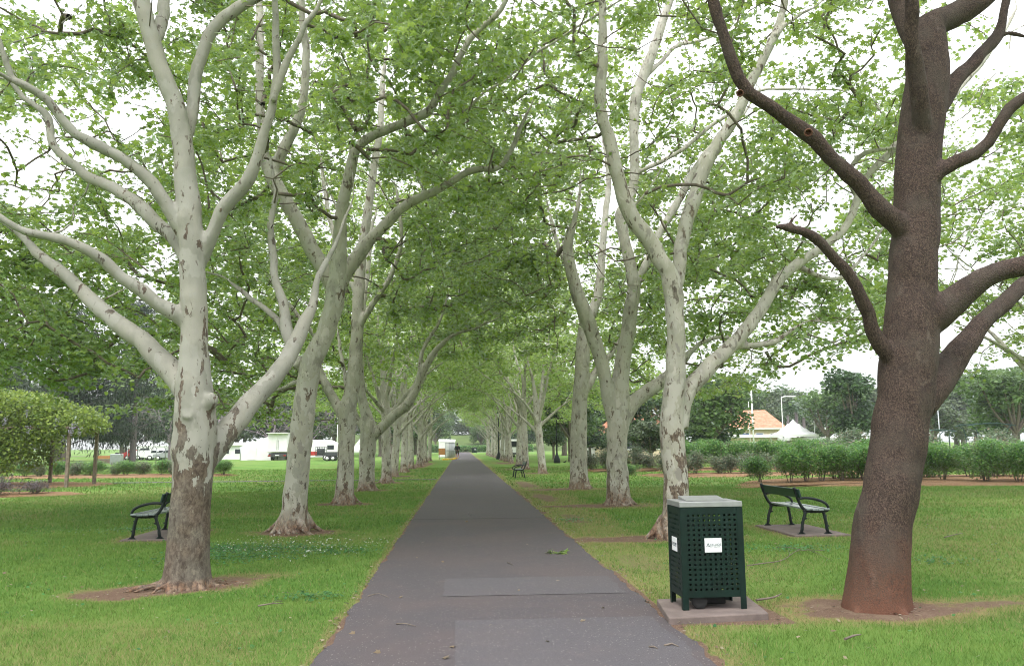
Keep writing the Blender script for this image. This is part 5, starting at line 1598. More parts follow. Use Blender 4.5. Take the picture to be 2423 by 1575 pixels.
def round_tree(seed, h, r, mat, n=3600, size=.34):
    g = np.random.default_rng(seed)
    root = thing('broadleaf_tree', None, 'tree')
    ells = []
    for _ in range(15):
        a, d = g.uniform(0, 6.28), r * g.uniform(.1, .72)
        ells.append((d * math.cos(a), d * math.sin(a), h * g.uniform(.34, .82), r * g.uniform(.28, .48), r * g.uniform(.28, .48), h * g.uniform(.10, .17)))
    p = in_ellipsoids(ells, n, .5, g)
    p = p[p[:, 2] > h * .13]
    ps = [catmull(np.array([(0, 0, h * .25, .14), (e[0] * .5, e[1] * .5, h * .42, .09), (*e[:3], .04)]), .5) for e in ells]
    link('trunk', twigs_mesh('trunk', [catmull(np.array([(0, 0, -.2, .32), (.05, 0, .4, .25), (0, .05, h * .3, .2), (.1, 0, h * .6, .1)]), .4)]), M['twig'], root)
    link('crown', _merge('crown', leaves_mesh('c', p, size, PLAIN, g=g), twigs_mesh('t', ps), M[mat], M['twig']), None, root)
    return root


darks = Pool([round_tree(81, 9, 4.6, 'leaf_dark'), round_tree(82, 7.5, 3.8, 'leaf_dark')])
greys = Pool([round_tree(83, 8, 4.4, 'leaf_grey'), round_tree(84, 6.5, 3.6, 'leaf_grey')])
greens = Pool([round_tree(85, 8.5, 4.4, 'leaf_bg')])
gt = random.Random(5)
# right side, beyond the rose garden
for k, (px, d, s, pool, lab) in enumerate([
    (1500, 66, .75, darks, 'dark shrubby tree between the second and third right trunks'), (1540, 58, .55, greys, 'small grey green tree screening the orange-tiled villa'), (1690, 66, .95, greens, 'green leafy tree left of the orange-roofed house'),
    (1665, 70, .75, darks, 'dark bushy tree hugging the left end of the orange-roofed house'), (2030, 74, 1.0, darks, 'dark tree left of the big brown trunk'),
    (1960, 92, 1.05, greens, 'green tree over the long white roof'), (1900, 130, 1.4, greys, 'pale grey green tree far behind the palms'), (1800, 140, 1.35, greys, 'hazy tree rising behind the orange roof'),
    (2215, 108, 1.25, greys, 'pale olive tree right behind the big brown trunk'), (2265, 150, 2.1, darks, 'tall bluish tree topping the skyline at right'), (2310, 150, 1.55, darks, 'lower bluish tree on the skyline at right'),
    (2405, 62, 1.0, greens, 'green tree filling the far right edge'), (2380, 78, .85, darks, 'dark tree behind the metal arbour'), (2130, 120, 1.1, greys, 'grey tree hidden by the brown trunk'),
    (2440, 90, 1.3, greens, 'tall green tree cut by the right edge'), (1580, 96, 1.1, greens, 'green tree beyond the white villa roof'), (1430, 100, 1.2, darks, 'dark tree beyond the fourth right trunk'), (1350, 78, 1.0, greens, 'green tree by the lamp post'),
    (1310, 90, .62, darks, 'dark low tree left of the lamp post'), (1395, 92, .7, darks, 'dark low tree right of the lamp post'), (1335, 120, 1.5, greens, 'tall green tree filling the gap behind the lamp post')]):
    p = P(px, 1054, d)
    pool.put(k, (p.x, d, 0), gt.uniform(0, 6), s, lab, 'background trees on the right')
for k, (px, d, s, pool, lab) in enumerate([
    (40, 88, 1.5, greys, 'grey green tree showing over the pergola'), (470, 128, 1.2, greens, 'green tree far behind the nearest left trunk'), (640, 135, 1.35, greys, 'grey green tree behind the white truck'),
    (790, 132, 1.45, greens, 'green tree over the white caravan'), (900, 130, 1.3, greys, 'grey green tree behind the far left trunks'), (300, 120, 1.5, greys, 'grey tree beyond the parked vehicles'), (970, 150, 1.4, greens, 'distant green tree behind the end of the left row'), (150, 110, 1.5, darks, 'dark tree far behind the pergola'), (-60, 90, 1.5, darks, 'dark tree far off at the left edge'),
    (560, 150, 1.6, greys, 'pale tree on the skyline behind the marquee'), (700, 155, 1.7, greens, 'tall green tree on the skyline left of the caravan')]):
    p = P(px, 1054, d)
    pool.put(k, (p.x, d, 0), gt.uniform(0, 6), s, lab, 'background trees on the left')
# the far end of the avenue
for k, (x, y, s) in enumerate([(-14, 262, 1.6), (-6, 268, 1.5), (3, 270, 1.6), (11, 265, 1.5), (20, 262, 1.7), (-24, 262, 1.7), (30, 264, 1.6)]):
    (greens if k % 2 else greys).put(k, (x, y, 2), k, s, 'pale tree on the bank closing the end of the avenue', 'trees closing the avenue')
hd = thing('hedge', 'low green hedge across the far end of the path', 'hedge', (2, 203, 0))
gh = np.random.default_rng(4)
p = np.column_stack([gh.uniform(-16, 16, 9000), gh.normal(0, .7, 9000), gh.uniform(0, 1, 9000) ** .7 * 1.9])
p[:, 2] *= .75 + .35 * vnoise(p[:, 0] * .6, p[:, 0] * 0, 3)
link('foliage', leaves_mesh('foliage', p, .42, OVAL, g=gh), M['rose'], hd)
hx = np.linspace(-42, 46, 61); hy = np.linspace(215, 330, 24)
X, Y = np.meshgrid(hx, hy)
Zh = 5.0 * np.clip((Y - 215) / 40, 0, 1) ** 1.2 * (.75 + .5 * vnoise(X * .05, Y * .05, 8)) - .1
i = (np.arange(23)[:, None] * 61 + np.arange(60)[None]).ravel()
tag(link('hill', mesh_np('hill', np.column_stack([X.ravel(), Y.ravel(), Zh.ravel()]), np.column_stack([i, i + 1, i + 62, i + 61]), True), M['hillgrass']), kind='structure')

gx_ = random.Random(8)
for k, px in enumerate(range(1620, 2480, 66)):
    d = gx_.uniform(118, 160); p = P(px, 1054, d)
    (greys if k % 3 else greens).put(k, (p.x, d, 0), gx_.uniform(0, 6), gx_.uniform(1.25, 1.75), 'pale hazy tree in the band of far trees beyond the rose garden', 'far trees beyond the rose garden')
for k, px in enumerate(range(230, 1000, 58)):
    d = gx_.uniform(135, 175); p = P(px, 1054, d)
    (greys if k % 2 else greens).put(k, (p.x, d, 0), gx_.uniform(0, 6), gx_.uniform(1.4, 1.9), 'pale hazy tree in the band of far trees beyond the left lawn', 'far trees beyond the left lawn')
for k, (x, y, s) in enumerate([(-7, 214, 1.2), (12, 216, 1.25), (-13, 222, 1.4), (18, 222, 1.4), (5.5, 232, 1.0)]):
    (darks if k % 2 else greens).put(k, (x, y, 0), k * 2.0, s, 'leafy tree standing behind the far hedge across the path', 'trees behind the far hedge')
# palms by the white sail roof
def palm(h, seed):
    g = np.random.default_rng(seed)
    root = thing('palm_tree', None, 'tree')
    mb = MB(); mb.tube(catmull(np.array([(0, 0, -.1), (.05, 0, h * .5), (0, 0, h)]), .4), .22, 8); mb.build('trunk', M['purplebark'], root)
    pts = []
    for k in range(40):
        a = g.uniform(0, 6.28); el = g.uniform(-.9, 1.2); L = g.uniform(1.2, 1.7)
        for t in np.linspace(.15, 1, 26):
            r = L * t; c = np.array([r * math.cos(el) * math.cos(a), r * math.cos(el) * math.sin(a), h + .2 + r * math.sin(el) - .5 * t * t])
            pts.append(c + g.normal(0, .10, 3))
    link('crown', leaves_mesh('crown', np.array(pts), .5, NEEDLE, droop=50, g=g), M['leaf_dark'], root)
    return root
pm = Pool([palm(6.3, 3)])
for k, (px, d, s) in enumerate([(1867, 104, .95), (1888, 104, 1.0), (1906, 108, .9)]):
    p = P(px, 1054, d); pm.put(0, (p.x, d, 0), k, s, ['palm with dark mop crown before the white sail roof', 'middle palm of the dark trio by the sail roof', 'right-hand palm of the dark trio by the sail roof'][k], 'palms by the sail roof')

# ------------------------------------------------------------------ buildings on the right
def house(loc, rot, W, Dp, wall_h, roof_h, label, wallm='cream', wins=(), over=.5, hip=.45):
    h = thing('house', label, 'house', loc, rot)
    mb = MB(); mb.box((0, 0, wall_h / 2), (W, Dp, wall_h)); mb.build('wall', M[wallm], h)
    mb = MB(); a, b_ = W / 2 + over, Dp / 2 + over; r = a * (1 - hip)
    z0 = wall_h + .12
    mb.add([(-a, -b_, z0), (a, -b_, z0), (a, b_, z0), (-a, b_, z0), (-r, 0, z0 + roof_h), (r, 0, z0 + roof_h)], [(0, 1, 5, 4), (1, 2, 5), (2, 3, 4, 5), (3, 0, 4), (3, 2, 1, 0)])
    rf = mb.build('roof', M['roof'], h)
    mb = MB(); mb.box((0, 0, wall_h + .03), (W + 2 * over + .05, Dp + 2 * over + .05, .17)); mb.build('fascia', M['whitep'], h)
    for x, z, w, hh, m in wins:
        mb = MB()
        for dx in (-w / 2, w / 2): mb.box((x + dx, -Dp / 2 - .03, z), (.10, .08, hh + .1))
        for dz in (-hh / 2, hh / 2): mb.box((x, -Dp / 2 - .03, z + dz), (w - .1, .08, .10))
        f = mb.build('window', M['whitep'], h)
        mb = MB(); mb.box((x, -Dp / 2 - .012, z), (w - .1, .03, hh - .1)); mb.build('pane', M[m], f)
    return h


p = P(1790, 1054, 112)
house((p.x, 116, 0), R(-12), 9.5, 7, 3.6, 2.7, 'cream house with orange-red hipped tile roof and blue windows', 'cream', [(-3.2, 2.4, 1.1, 1.2, 'glass'), (-.8, 2.4, 1.6, 1.3, 'bluep'), (1.4, 2.4, 1.0, 1.3, 'bluep'), (3.4, 2.3, 1.1, 1.3, 'glass')])
p = P(1520, 1054, 92)
house((p.x, 95, 0), R(10), 8.0, 7, 2.6, 2.5, 'orange-tiled cream villa glimpsed between the two nearest right trunks', 'cream', [(-2.2, 1.6, 1.2, 1.2, 'glass'), (1.6, 1.6, 1.4, 1.2, 'glass')])


def flat_building(loc, W, Dp, H, label, name='pavilion', cols=5, wall='greyp', rot=0):
    h = thing(name, label, 'building', loc, rot)
    mb = MB(); mb.box((0, 0, (H - .4) / 2), (W, Dp, H - .4)); mb.build('wall', M[wall], h)
    mb = MB(); mb.box((0, 0, H - .19), (W + .8, Dp + .8, .42)); mb.build('roof', M['whitep'], h, bevel=.03)
    for k in range(cols):
        x = -W / 2 + W * (k + .5) / cols
        mb = MB(); mb.box((x, -Dp / 2 - .02, H * .48), (W / cols * .62, .06, H * .34)); f = mb.build('window', M['whitep'], h)
        mb = MB(); mb.box((x, -Dp / 2 - .055, H * .48), (W / cols * .52, .03, H * .26)); mb.build('pane', M['glass'], f)
    return h


p = P(1915, 1054, 100); flat_building((p.x, 100, 0), 5.6, 4, 2.25, 'long low white flat-roofed pavilion right of the sail roof', cols=4)
p = P(1800, 1054, 104); flat_building((p.x, 104, 0), 7.5, 3, 2.7, 'low white-roofed kiosk in front of the orange-roofed house', 'kiosk', 5, 'cream')
p = P(1408, 1054, 100); flat_building((p.x, 100, 0), 4.0, 3, 3.4, 'white flat-roofed shed between the third and fourth right trunks', 'shed', 2, 'whitep')


def sail_roof(loc, W, Dp, h0, h1, label, posts=True, name='marquee', mat='canvas'):
    t = thing(name, label, 'marquee', loc)
    mb = MB(); a, b_ = W / 2, Dp / 2
    n = 8; v = []; f = []
    for iy in range(n + 1):
        for ix in range(n + 1):
            u, w_ = ix / n * 2 - 1, iy / n * 2 - 1
            k = max(abs(u), abs(w_))
            v.append((u * a, w_ * b_, h0 + (h1 - h0) * (1 - k) ** 1.35))
    for iy in range(n):
        for ix in range(n): q = iy * (n + 1) + ix; f.append((q, q + 1, q + n + 2, q + n + 1))
    mb.add(v, f, False)
    o = mb.build('canopy', M[mat], t); s = o.modifiers.new('t', 'SOLIDIFY'); s.thickness = .03
    mb = MB()
    for y in (-b_, b_): mb.box((0, y, h0 - .13), (W, .03, .26))
    for x in (-a, a): mb.box((x, 0, h0 - .13), (.03, Dp - .04, .26))
    mb.build('valance', M[mat], t)
    for sx in (-1, 1):
        for sy in (-1, 1):
            mb = MB(); mb.tube([(sx * (a - .1), sy * (b_ - .1), 0), (sx * (a - .1), sy * (b_ - .1), h0)], .05, 6); mb.build('pole', M['galv'], t)
    return t


p = P(1880, 1054, 96); sail_roof((p.x, 96, 0), 4.4, 4.2, 2.6, 4.5, 'peaked white sail roof with two palms before it', name='sail_roof')
p = P(2030, 1054, 80); sail_roof((p.x, 80, 0), 1.9, 1.9, 2.0, 2.6, 'tiny white parasol roof over the hedge left of the brown trunk', name='parasol_roof')


def pole(px, d, h, label, mat='whitep', r=.07, arm=0, name='light_pole', cat='pole'):
    p = P(px, 1054, d)
    t = thing(name, label, cat, (p.x, d, 0))
    mb = MB()
    if arm:
        mb.tube(catmull(np.array([(0, 0, 0), (0, 0, h - .7), (.12 * arm, 0, h - .15), (.6 * arm, 0, h), (1.1 * arm, 0, h)]), .2), r, 8)
        mb.build('shaft', M[mat], t)
        mb = MB(); mb.box((1.45 * arm, 0, h - .02), (.75, .26, .14)); mb.build('lamp_head', M[mat], t, bevel=.04)
    else:
        mb.tube([(0, 0, 0), (0, 0, h)], [r, r * .8], 8); mb.tube([(0, 0, 0), (0, 0, .25)], [r * 1.8, r * 1.6], 8)
        mb.build('shaft', M[mat], t)
        mb = MB(); mb.lathe([(r, 0), (r * 1.5, .08), (r * .9, .2), (.01, .26)], (0, 0, h), 8); mb.build('finial', M[mat], t)
    return t


pole(1784, 90, 7.6, 'thick white pole in front of the orange roof', r=.10)
pole(1855, 98, 7.4, 'white street lamp with curved arm beside the palms', r=.065, arm=1, name='street_lamp', cat='street lamp')
pole(1930, 95, 4.0, 'thin white pole rising over the long white pavilion', r=.06)
pole(1955, 110, 4.4, 'short white pole right of the pavilion roof', r=.06)
pole(1776, 100, 6.6, 'thin white pole just left of the thick white pole', r=.05)
for px, d, h, lab in ((2226, 100, 5.6, 'thin grey pole close to the right side of the brown trunk'), (2248, 110, 5.8, 'pale lamp pole before the olive tree'), (2333, 120, 8.8, 'pale pole above the metal arbour'), (2347, 140, 14.6, 'tall power pole with crossarm against the white sky')):
    t = pole(px, d, h, lab, 'galv' if h < 14 else 'timber', .08 if h < 14 else .13, name='power_pole' if h > 14 else 'light_pole')
    if h > 14:
        mb = MB(); mb.box((0, 0, h - 1.2), (2.0, .12, .12)); mb.box((0, 0, h - 2.4), (1.6, .12, .12)); mb.build('crossarm', M['timber'], t)
a, b_ = P(2200, 955, 140), P(2440, 925, 140)
for dz, lab in ((0, 'lower power wire crossing the white sky at right'), (.9, 'upper power wire crossing the white sky at right')):
    wr = MB(); wr.tube(catmull(np.array([(a.x, a.y, a.z + dz), ((a.x + b_.x) / 2, a.y, (a.z + b_.z) / 2 - .5 + dz), (b_.x, b_.y, b_.z + dz)]), 2), .025, 4)
    tag(wr.build('power_line', M['darkp']), lab, 'wire', 'power wires')


def arbour(px, d, label, W=3.4, H=2.9):
    p = P(px, 1054, d)
    t = thing('garden_arbour', label, 'arbour', (p.x, d, 0))
    for x in (-W / 2 + .55, W / 2 - .55):
        s = -1 if x < 0 else 1
        for y in (-.8, .8):
            mb = MB(); mb.tube(catmull(np.array([(x, y, 0), (x, y, H * .62), (x + s * .12, y, H * .85), (x + s * .55, y, H)]), .15), .035, 6); mb.build('post', M['greenm'], t)
        mb = MB()
        for z in np.arange(.4, H * .7, .4): mb.tube([(x, -.8, z), (x, .8, z)], .018, 5)
        mb.build('lattice', M['greenm'], t)
    mb = MB()
    for y in (-.8, .8): mb.tube(catmull(np.array([(-W / 2 - .3, y, H - .08), (0, y, H + .12), (W / 2 + .3, y, H - .08)]), .3), .045, 6)
    for x in np.linspace(-W / 2, W / 2, 9): mb.tube([(x, -.8, H + .06), (x, .8, H + .06)], .022, 5)
    mb.build('top_frame', M['greenm'], t)
    return t


arbour(2335, 62, 'green metal arbour with flared top beyond the roses at right')
arbour(2212, 74, 'second green arbour half hidden by the brown trunk', 3.0, 2.6)
cb = shrub('rose_grey', 2.6, 1.1, 2600, .11, 44); cb.location = P(2378, 1054, 60.5).x, 60.5, 0; tag(cb, 'dark climber bush covering the right half of the metal arbour', 'shrub'); cb.name = 'climbing_rose'

# ------------------------------------------------------------------ lamp posts by the path
def lamp_post(loc, label, h=5.2):
    t = thing('lamp_post', label, 'lamp post', loc, 0, 'black lamp posts along the path')
    mb = MB(); mb.lathe([(.30, 0), (.31, .12), (.27, .35), (.17, .62), (.09, .8), (.075, 1.0)], sides=14); mb.build('base', M['blackm'], t)
    mb = MB(); mb.lathe([(.07, .98), (.065, 2.4), (.085, 2.45), (.06, 2.55), (.05, h - .5), (.09, h - .45), (.04, h - .35)], sides=12); mb.build('shaft', M['blackm'], t)
    mb = MB(); mb.lathe([(.05, 0), (.13, .08), (.19, .45), (.20, .48)], (0, 0, h - .35), 8); ln = mb.build('lantern', M['white'], t)
    mb = MB(); mb.lathe([(.24, 0), (.12, .16), (.03, .22), (.02, .34)], (0, 0, h + .13), 8); mb.build('cap', M['blackm'], ln)
    return t


q = G(1318, 1095); lamp_post((q.x, q.y, 0), 'black lamp post with bulging foot on the lawn right of the right row')
q = G(1180, 1086); lp = lamp_post((q.x, q.y, 0), 'thin black lamp post at the right edge of the far path')
tb = MB(); tb.lathe([(.12, 0), (.17, .05), (.20, .6), (.24, .95), (.20, 1.05)], sides=14)
q = G(1208, 1091)
kb = thing('slim_bin', 'slim black bin standing between the far right trunks', 'bin', (q.x, q.y, 0))
tb.build('bin_body', M['blackp'], kb)
tb = MB(); tb.lathe([(.24, 0), (.22, .10), (.10, .17)], (0, 0, 1.05), 14); tb.build('bin_lid', M['blackm'], kb)

# far green bin at the end of the path
fb = thing('litter_bin', 'dark green bin box with a white plate at the far end of the path', 'litter bin', (P(1122, 1054, 172).x, 172, 0))
mb = MB(); mb.box((0, 0, .62), (1.05, .6, 1.05)); mb.build('bin_body', M['greenpaint'], fb, bevel=.02)
for x in (-.45, .45):
    mb = MB(); mb.box((x, 0, .05), (.1, .5, .1)); mb.build('leg', M['greenpaint'], fb)
mb = MB(); mb.box((0, 0, 1.18), (1.12, .68, .07)); mb.build('lid', M['steel'], fb)
mb = MB(); mb.box((.18, -.31, .78), (.2, .012, .2)); mb.build('plate', M['white'], fb)

# ------------------------------------------------------------------ vehicles and event gear
def wheels(t, spots, r, w_=.2, hub='whitep'):
    for x, y in spots:
        mb = MB(); mb.lathe([(r * .6, -w_ / 2), (r, -w_ / 2), (r * 1.02, 0), (r, w_ / 2), (r * .6, w_ / 2)], sides=16)
        wl = mb.build('wheel', M['rubber'], t, loc=(x, y, r), rot=(R(90), 0, 0))
        mb = MB(); mb.lathe([(.02, -w_ * .52), (r * .6, -w_ * .5), (r * .6, w_ * .5), (.02, w_ * .52)], sides=12); mb.build('hub', M[hub], wl)


def car(loc, rot, paint, label, van=False):
    t = thing('parked_car', label, 'car', loc, rot, 'parked vehicles left of the avenue')
    if van: prof = [(-2.3, .35), (2.25, .35), (2.35, .8), (2.2, 1.15), (1.55, 1.3), (1.0, 2.05), (-2.15, 2.1), (-2.3, 1.9)]
    else: prof = [(-2.1, .32), (2.05, .32), (2.15, .65), (2.0, .85), (1.05, .95), (.35, 1.42), (-1.1, 1.45), (-1.75, 1.0), (-2.1, .95)]
    mb = MB(); mb.prism(prof, -.85, .85, 'y'); mb.build('body', M[paint], t, bevel=.07)
    wz, wh = (1.62, .5) if van else (1.17, .36)
    for s in (-1, 1):
        mb = MB()
        for x0, x1 in (((-.2, 1.0),) if van else ((-1.25, -.4), (-.32, .5))):
            mb.add([(x0, s * .865, wz - wh / 2), (x1 + .2, s * .865, wz - wh / 2), (x1 - .15, s * .865, wz + wh / 2), (x0 + .12, s * .865, wz + wh / 2)], [(0, 1, 2, 3)])
        mb.build('window', M['glass'], t)
        for z in ((.75,)):
            mb = MB(); mb.box((2.06, s * .6, z), (.12, .3, .14)); mb.build('headlight', M['steel'], t, bevel=.03)
    wheels(t, [(-1.35, -.76), (-1.35, .76), (1.35, -.76), (1.35, .76)], .33)
    return t


for px, d, rot, pt, lab, van in ((330, 118, .1, 'red', 'red car parked beyond the left rose bed', False), (356, 116, 3.2, 'whitep', 'white van parked right of the red car beyond the left bed', True), (383, 114, .2, 'whitep', 'white car parked beside the leafless tree', False), (405, 112, 3.0, 'greyp', 'grey car parked just left of the nearest trunk', False), (542, 116, 1.2, 'red', 'red car peeping out left of the white marquee', False)):
    p = P(px, 1054, d); car((p.x, d, 0), rot, pt, lab, van)

p = P(306, 1054, 90); t = sail_roof((p.x, 95, 0), 3.4, 3.0, 1.9, 2.5, 'white peaked shelter roof beyond the left rose bed', name='shelter')
p = P(278, 1054, 84)
t = thing('water_tank', 'square silver tank beside the white shelter', 'tank', (p.x, 84, 0))
mb = MB(); mb.box((0, 0, .55), (1.0, .9, 1.05)); mb.build('tank_body', M['galv'], t, bevel=.05)
mb = MB(); mb.lathe([(.2, 0), (.2, .1), (.05, .13)], (0, 0, 1.08), 10); mb.build('tank_lid', M['blackp'], t)
p = P(247, 1054, 86)
t = thing('site_barrier', 'low orange and brown barrier seen between the pergola posts', 'barrier', (p.x, 86, 0))
mb = MB(); mb.box((0, 0, .75), (1.5, .1, .28)); mb.build('board', M['orange'], t)
mb = MB(); mb.box((0, 0, .35), (1.5, .08, .45)); mb.build('panel', M['timber'], t)
for x in (-.65, .65):
    mb = MB(); mb.box((x, 0.1, .45), (.09, .09, .9)); mb.build('post', M['timber'], t)

# long white tent and truck
p = P(608, 1054, 106)
t = thing('marquee', 'large white marquee with sloping roof left of the white truck', 'marquee', (p.x + .8, 108, 0))
mb = MB(); mb.prism([(-2.3, 0), (2.3, 0), (2.3, 2.6), (1.9, 3.25), (-2.3, 1.75)], -4, 4, 'y'); mb.build('canopy', M['canvas'], t)
for x, z in ((-2.32, 1.7), (2.32, 2.5)):
    mb = MB(); mb.tube([(x, -4.05, 0), (x, -4.05, z)], .05, 6); mb.build('pole', M['galv'], t)
mb = MB(); mb.box((-.9, -4.03, .85), (1.1, .03, 1.6)); mb.build('door_flap', M['whitep'], t)
p = P(562, 1054, 112); flat_building((p.x, 114, 0), 5, 3, 2.3, 'low white site hut left of the marquee', 'site_hut', 3, 'whitep')

p = P(655, 1054, 102)
t = thing('box_truck', 'white box truck seen from behind, parked by the marquee', 'truck', (p.x + .1, 102, 0))
mb = MB(); mb.box((0, 3.2, 2.15), (2.5, 6.4, 2.3)); mb.build('cargo_box', M['whitep'], t, bevel=.05)
mb = MB(); mb.box((0, 3.0, 3.37), (2.62, 7.0, .10)); mb.build('roof', M['whitep'], t)
mb = MB(); mb.box((0, 7.4, 1.5), (2.3, 1.9, 2.1)); mb.build('cab', M['whitep'], t, bevel=.2)
mb = MB(); mb.box((0, 3.6, .78), (2.2, 7.0, .26)); mb.build('chassis', M['darkp'], t)
mb = MB(); mb.box((0, -.08, .55), (2.3, .12, .16)); mb.build('bumper', M['darkp'], t)
for x in (-.62, .62):
    mb = MB(); mb.box((x, -.012, 2.1), (1.16, .03, 2.1)); dr_ = mb.build('door', M['whitep'], t, bevel=.02)
    mb = MB(); mb.box((x * .15, -.05, 1.9), (.04, .04, 1.2)); mb.build('handle', M['steel'], dr_)
for x in (-.95, .95):
    mb = MB(); mb.box((x, -.16, .6), (.3, .04, .12)); mb.build('tail_light', M['red'], t)
mb = MB(); mb.box((0, -.16, .62), (.5, .03, .12)); mb.build('number_plate', M['white'], t)
wheels(t, [(-.95, 1.6), (.95, 1.6), (-.95, 6.9), (.95, 6.9)], .45, .3)
for c in list(t.children):
    if c.name.startswith('wheel'): c.rotation_euler = (0, R(90), 0)

p = P(767, 1054, 97)
t = thing('caravan', 'white caravan with a red corner stripe behind the cage trailer', 'caravan', (p.x, 99, 0))
mb = MB(); mb.prism([(-1.85, .35), (1.8, .35), (1.95, .9), (1.9, 1.75), (.55, 2.4), (-1.6, 2.45), (-1.8, 2.3)], -1, 1, 'y'); mb.build('body', M['whitep'], t, bevel=.08)
mb = MB(); mb.box((-1.35, -1.012, .85), (.8, .02, .45)); mb.build('stripe', M['red'], t)
mb = MB(); mb.box((.6, -1.012, 1.55), (.8, .02, .5)); mb.build('window', M['glass'], t, bevel=.01)
wheels(t, [(0, -.9), (0, .9)], .33)
p = P(772, 1054, 93)
t = thing('cage_trailer', 'dark tandem cage trailer with white wheels before the caravan', 'trailer', (p.x, 94, 0))
mb = MB(); mb.box((0, 0, .62), (2.5, 1.4, .12)); mb.build('tray', M['darkp'], t)
mb = MB()
for y in (-.7, .7):
    for x in np.linspace(-1.25, -.25, 6): mb.tube([(x, y, .65), (x, y, 1.6)], .025, 5)
    for z in (.95, 1.25, 1.6): mb.tube([(-1.25, y, z), (-.25, y, z)], .025, 5)
    mb.box((.5, y, .85), (1.5, .03, .34))
mb.box((-.75, -.1, 1.05), (.8, .9, .7))
mb.build('cage', M['darkp'], t)
mb = MB(); mb.tube([(1.2, -.4, .6), (2.1, 0, .5), (1.2, .4, .6)], .04, 6); mb.build('drawbar', M['darkp'], t)
wheels(t, [(.1, -.75), (.1, .75), (.75, -.75), (.75, .75)], .3)
pole(798, 108, 5.6, 'thin white flagpole right of the caravan', r=.06)
p = P(852, 1054, 98); sail_roof((p.x, 98, 0), 2.2, 2.2, 1.2, 2.6, 'small white pyramid tent between the third and fourth left trunks', name='pyramid_tent')
p = P(232, 1054, 92); pole(232, 92, 3.4, 'short white pole behind the right pergola post', r=.07)

# portable toilets, fence panels and board at the far left of the path
for k, px in enumerate((1053, 1060, 1067, 1073)):
    d = 112 + k * 1.8; p = P(px, 1054, d)
    t = thing('portable_toilet', 'white domed portable toilet in the short row at the far left of the path', 'portable toilet', (p.x - .3, d, 0), R(90), 'white portable toilets')
    mb = MB(); mb.box((0, 0, 1.1), (1.1, 1.1, 2.1)); mb.build('cabin', M['whitep'], t, bevel=.04)
    mb = MB(); mb.prism([(-.58, 0), (.58, 0), (.5, .22), (.25, .36), (-.25, .36), (-.5, .22)], -.58, .58, 'y'); mb.build('roof', M['canvas'], t, loc=(0, 0, 2.15))
    mb = MB(); mb.box((0, -.565, 1.05), (.7, .03, 1.8)); dd = mb.build('door', M['greyp'] if k % 2 else M['white'], t)
    mb = MB(); mb.box((.26, -.59, 1.05), (.05, .03, .16)); mb.build('handle', M['blackp'], dd)
p = P(1046, 1054, 94)
t = thing('notice_board', 'orange brown board propped before the white toilets', 'board', (p.x, 95, 0))
mb = MB(); mb.box((0, 0, .95), (.85, .06, .75)); mb.build('panel', M['orange'], t)
for x in (-.35, .35):
    mb = MB(); mb.box((x, .05, .5), (.07, .06, 1.0)); mb.build('leg', M['timber'], t)
for k, (px, d, rot) in enumerate(((1066, 93, 1.25), (1072, 96, 1.35), (1076, 99, 1.4))):
    p = P(px, 1054, d)
    t = thing('fence_panel', 'temporary wire fence panel with yellow foot beside the toilets', 'fence panel', (p.x - .2, d, 0), rot, 'temporary fence panels by the path')
    mb = MB()
    for z in (.15, 1.05, 1.95): mb.tube([(-1.2, 0, z), (1.2, 0, z)], .03, 6)
    for x in (-1.2, 1.2): mb.tube([(x, 0, 0), (x, 0, 2.0)], .03, 6)
    fr = mb.build('frame', M['galv'], t)
    mb = MB()
    for x in np.linspace(-1.1, 1.1, 23): mb.tube([(x, 0, .15), (x, 0, 1.95)], .008, 4)
    mb.build('mesh_infill', M['galv'], t)
    for x in (-1.15, 1.15):
        mb = MB(); mb.box((x, 0, .09), (.24, .7, .17)); mb.build('foot', M['yellow'], t, bevel=.03)

# white bus at the right, far along
p = P(1210, 1054, 108)
t = thing('minibus', 'white minibus facing us beyond the right row of trunks', 'bus', (p.x + .1, 108, 0), R(4))
mb = MB(); mb.box((0, 2.8, 1.35), (2.0, 5.6, 2.1)); mb.build('body', M['whitep'], t, bevel=.14)
mb = MB(); mb.box((0, -.012, 1.75), (1.75, .03, .75)); mb.build('windscreen', M['glass'], t)
for x in (-.75, .75):
    mb = MB(); mb.box((x, -.02, .85), (.3, .06, .18)); mb.build('headlight', M['steel'], t)
mb = MB(); mb.box((0, -.03, .50), (1.9, .10, .22)); mb.build('bumper', M['darkp'], t)
wheels(t, [(-.85, 1.1), (.85, 1.1), (-.85, 4.6), (.85, 4.6)], .36)
for c in list(t.children):
    if c.name.startswith('wheel'): c.rotation_euler = (0, R(90), 0)
p = P(1172, 1054, 150)
t = thing('brick_wall', 'low red brick wall glimpsed between the far right trunks', 'wall', (p.x + 3, 152, 0))
mb = MB(); mb.box((0, 0, 1.3), (6, .3, 2.6)); mb.build('brickwork', M['brick'], t)
mb = MB(); mb.box((0, 0, 2.66), (6.2, .42, .12)); mb.build('coping', M['concrete'], t)

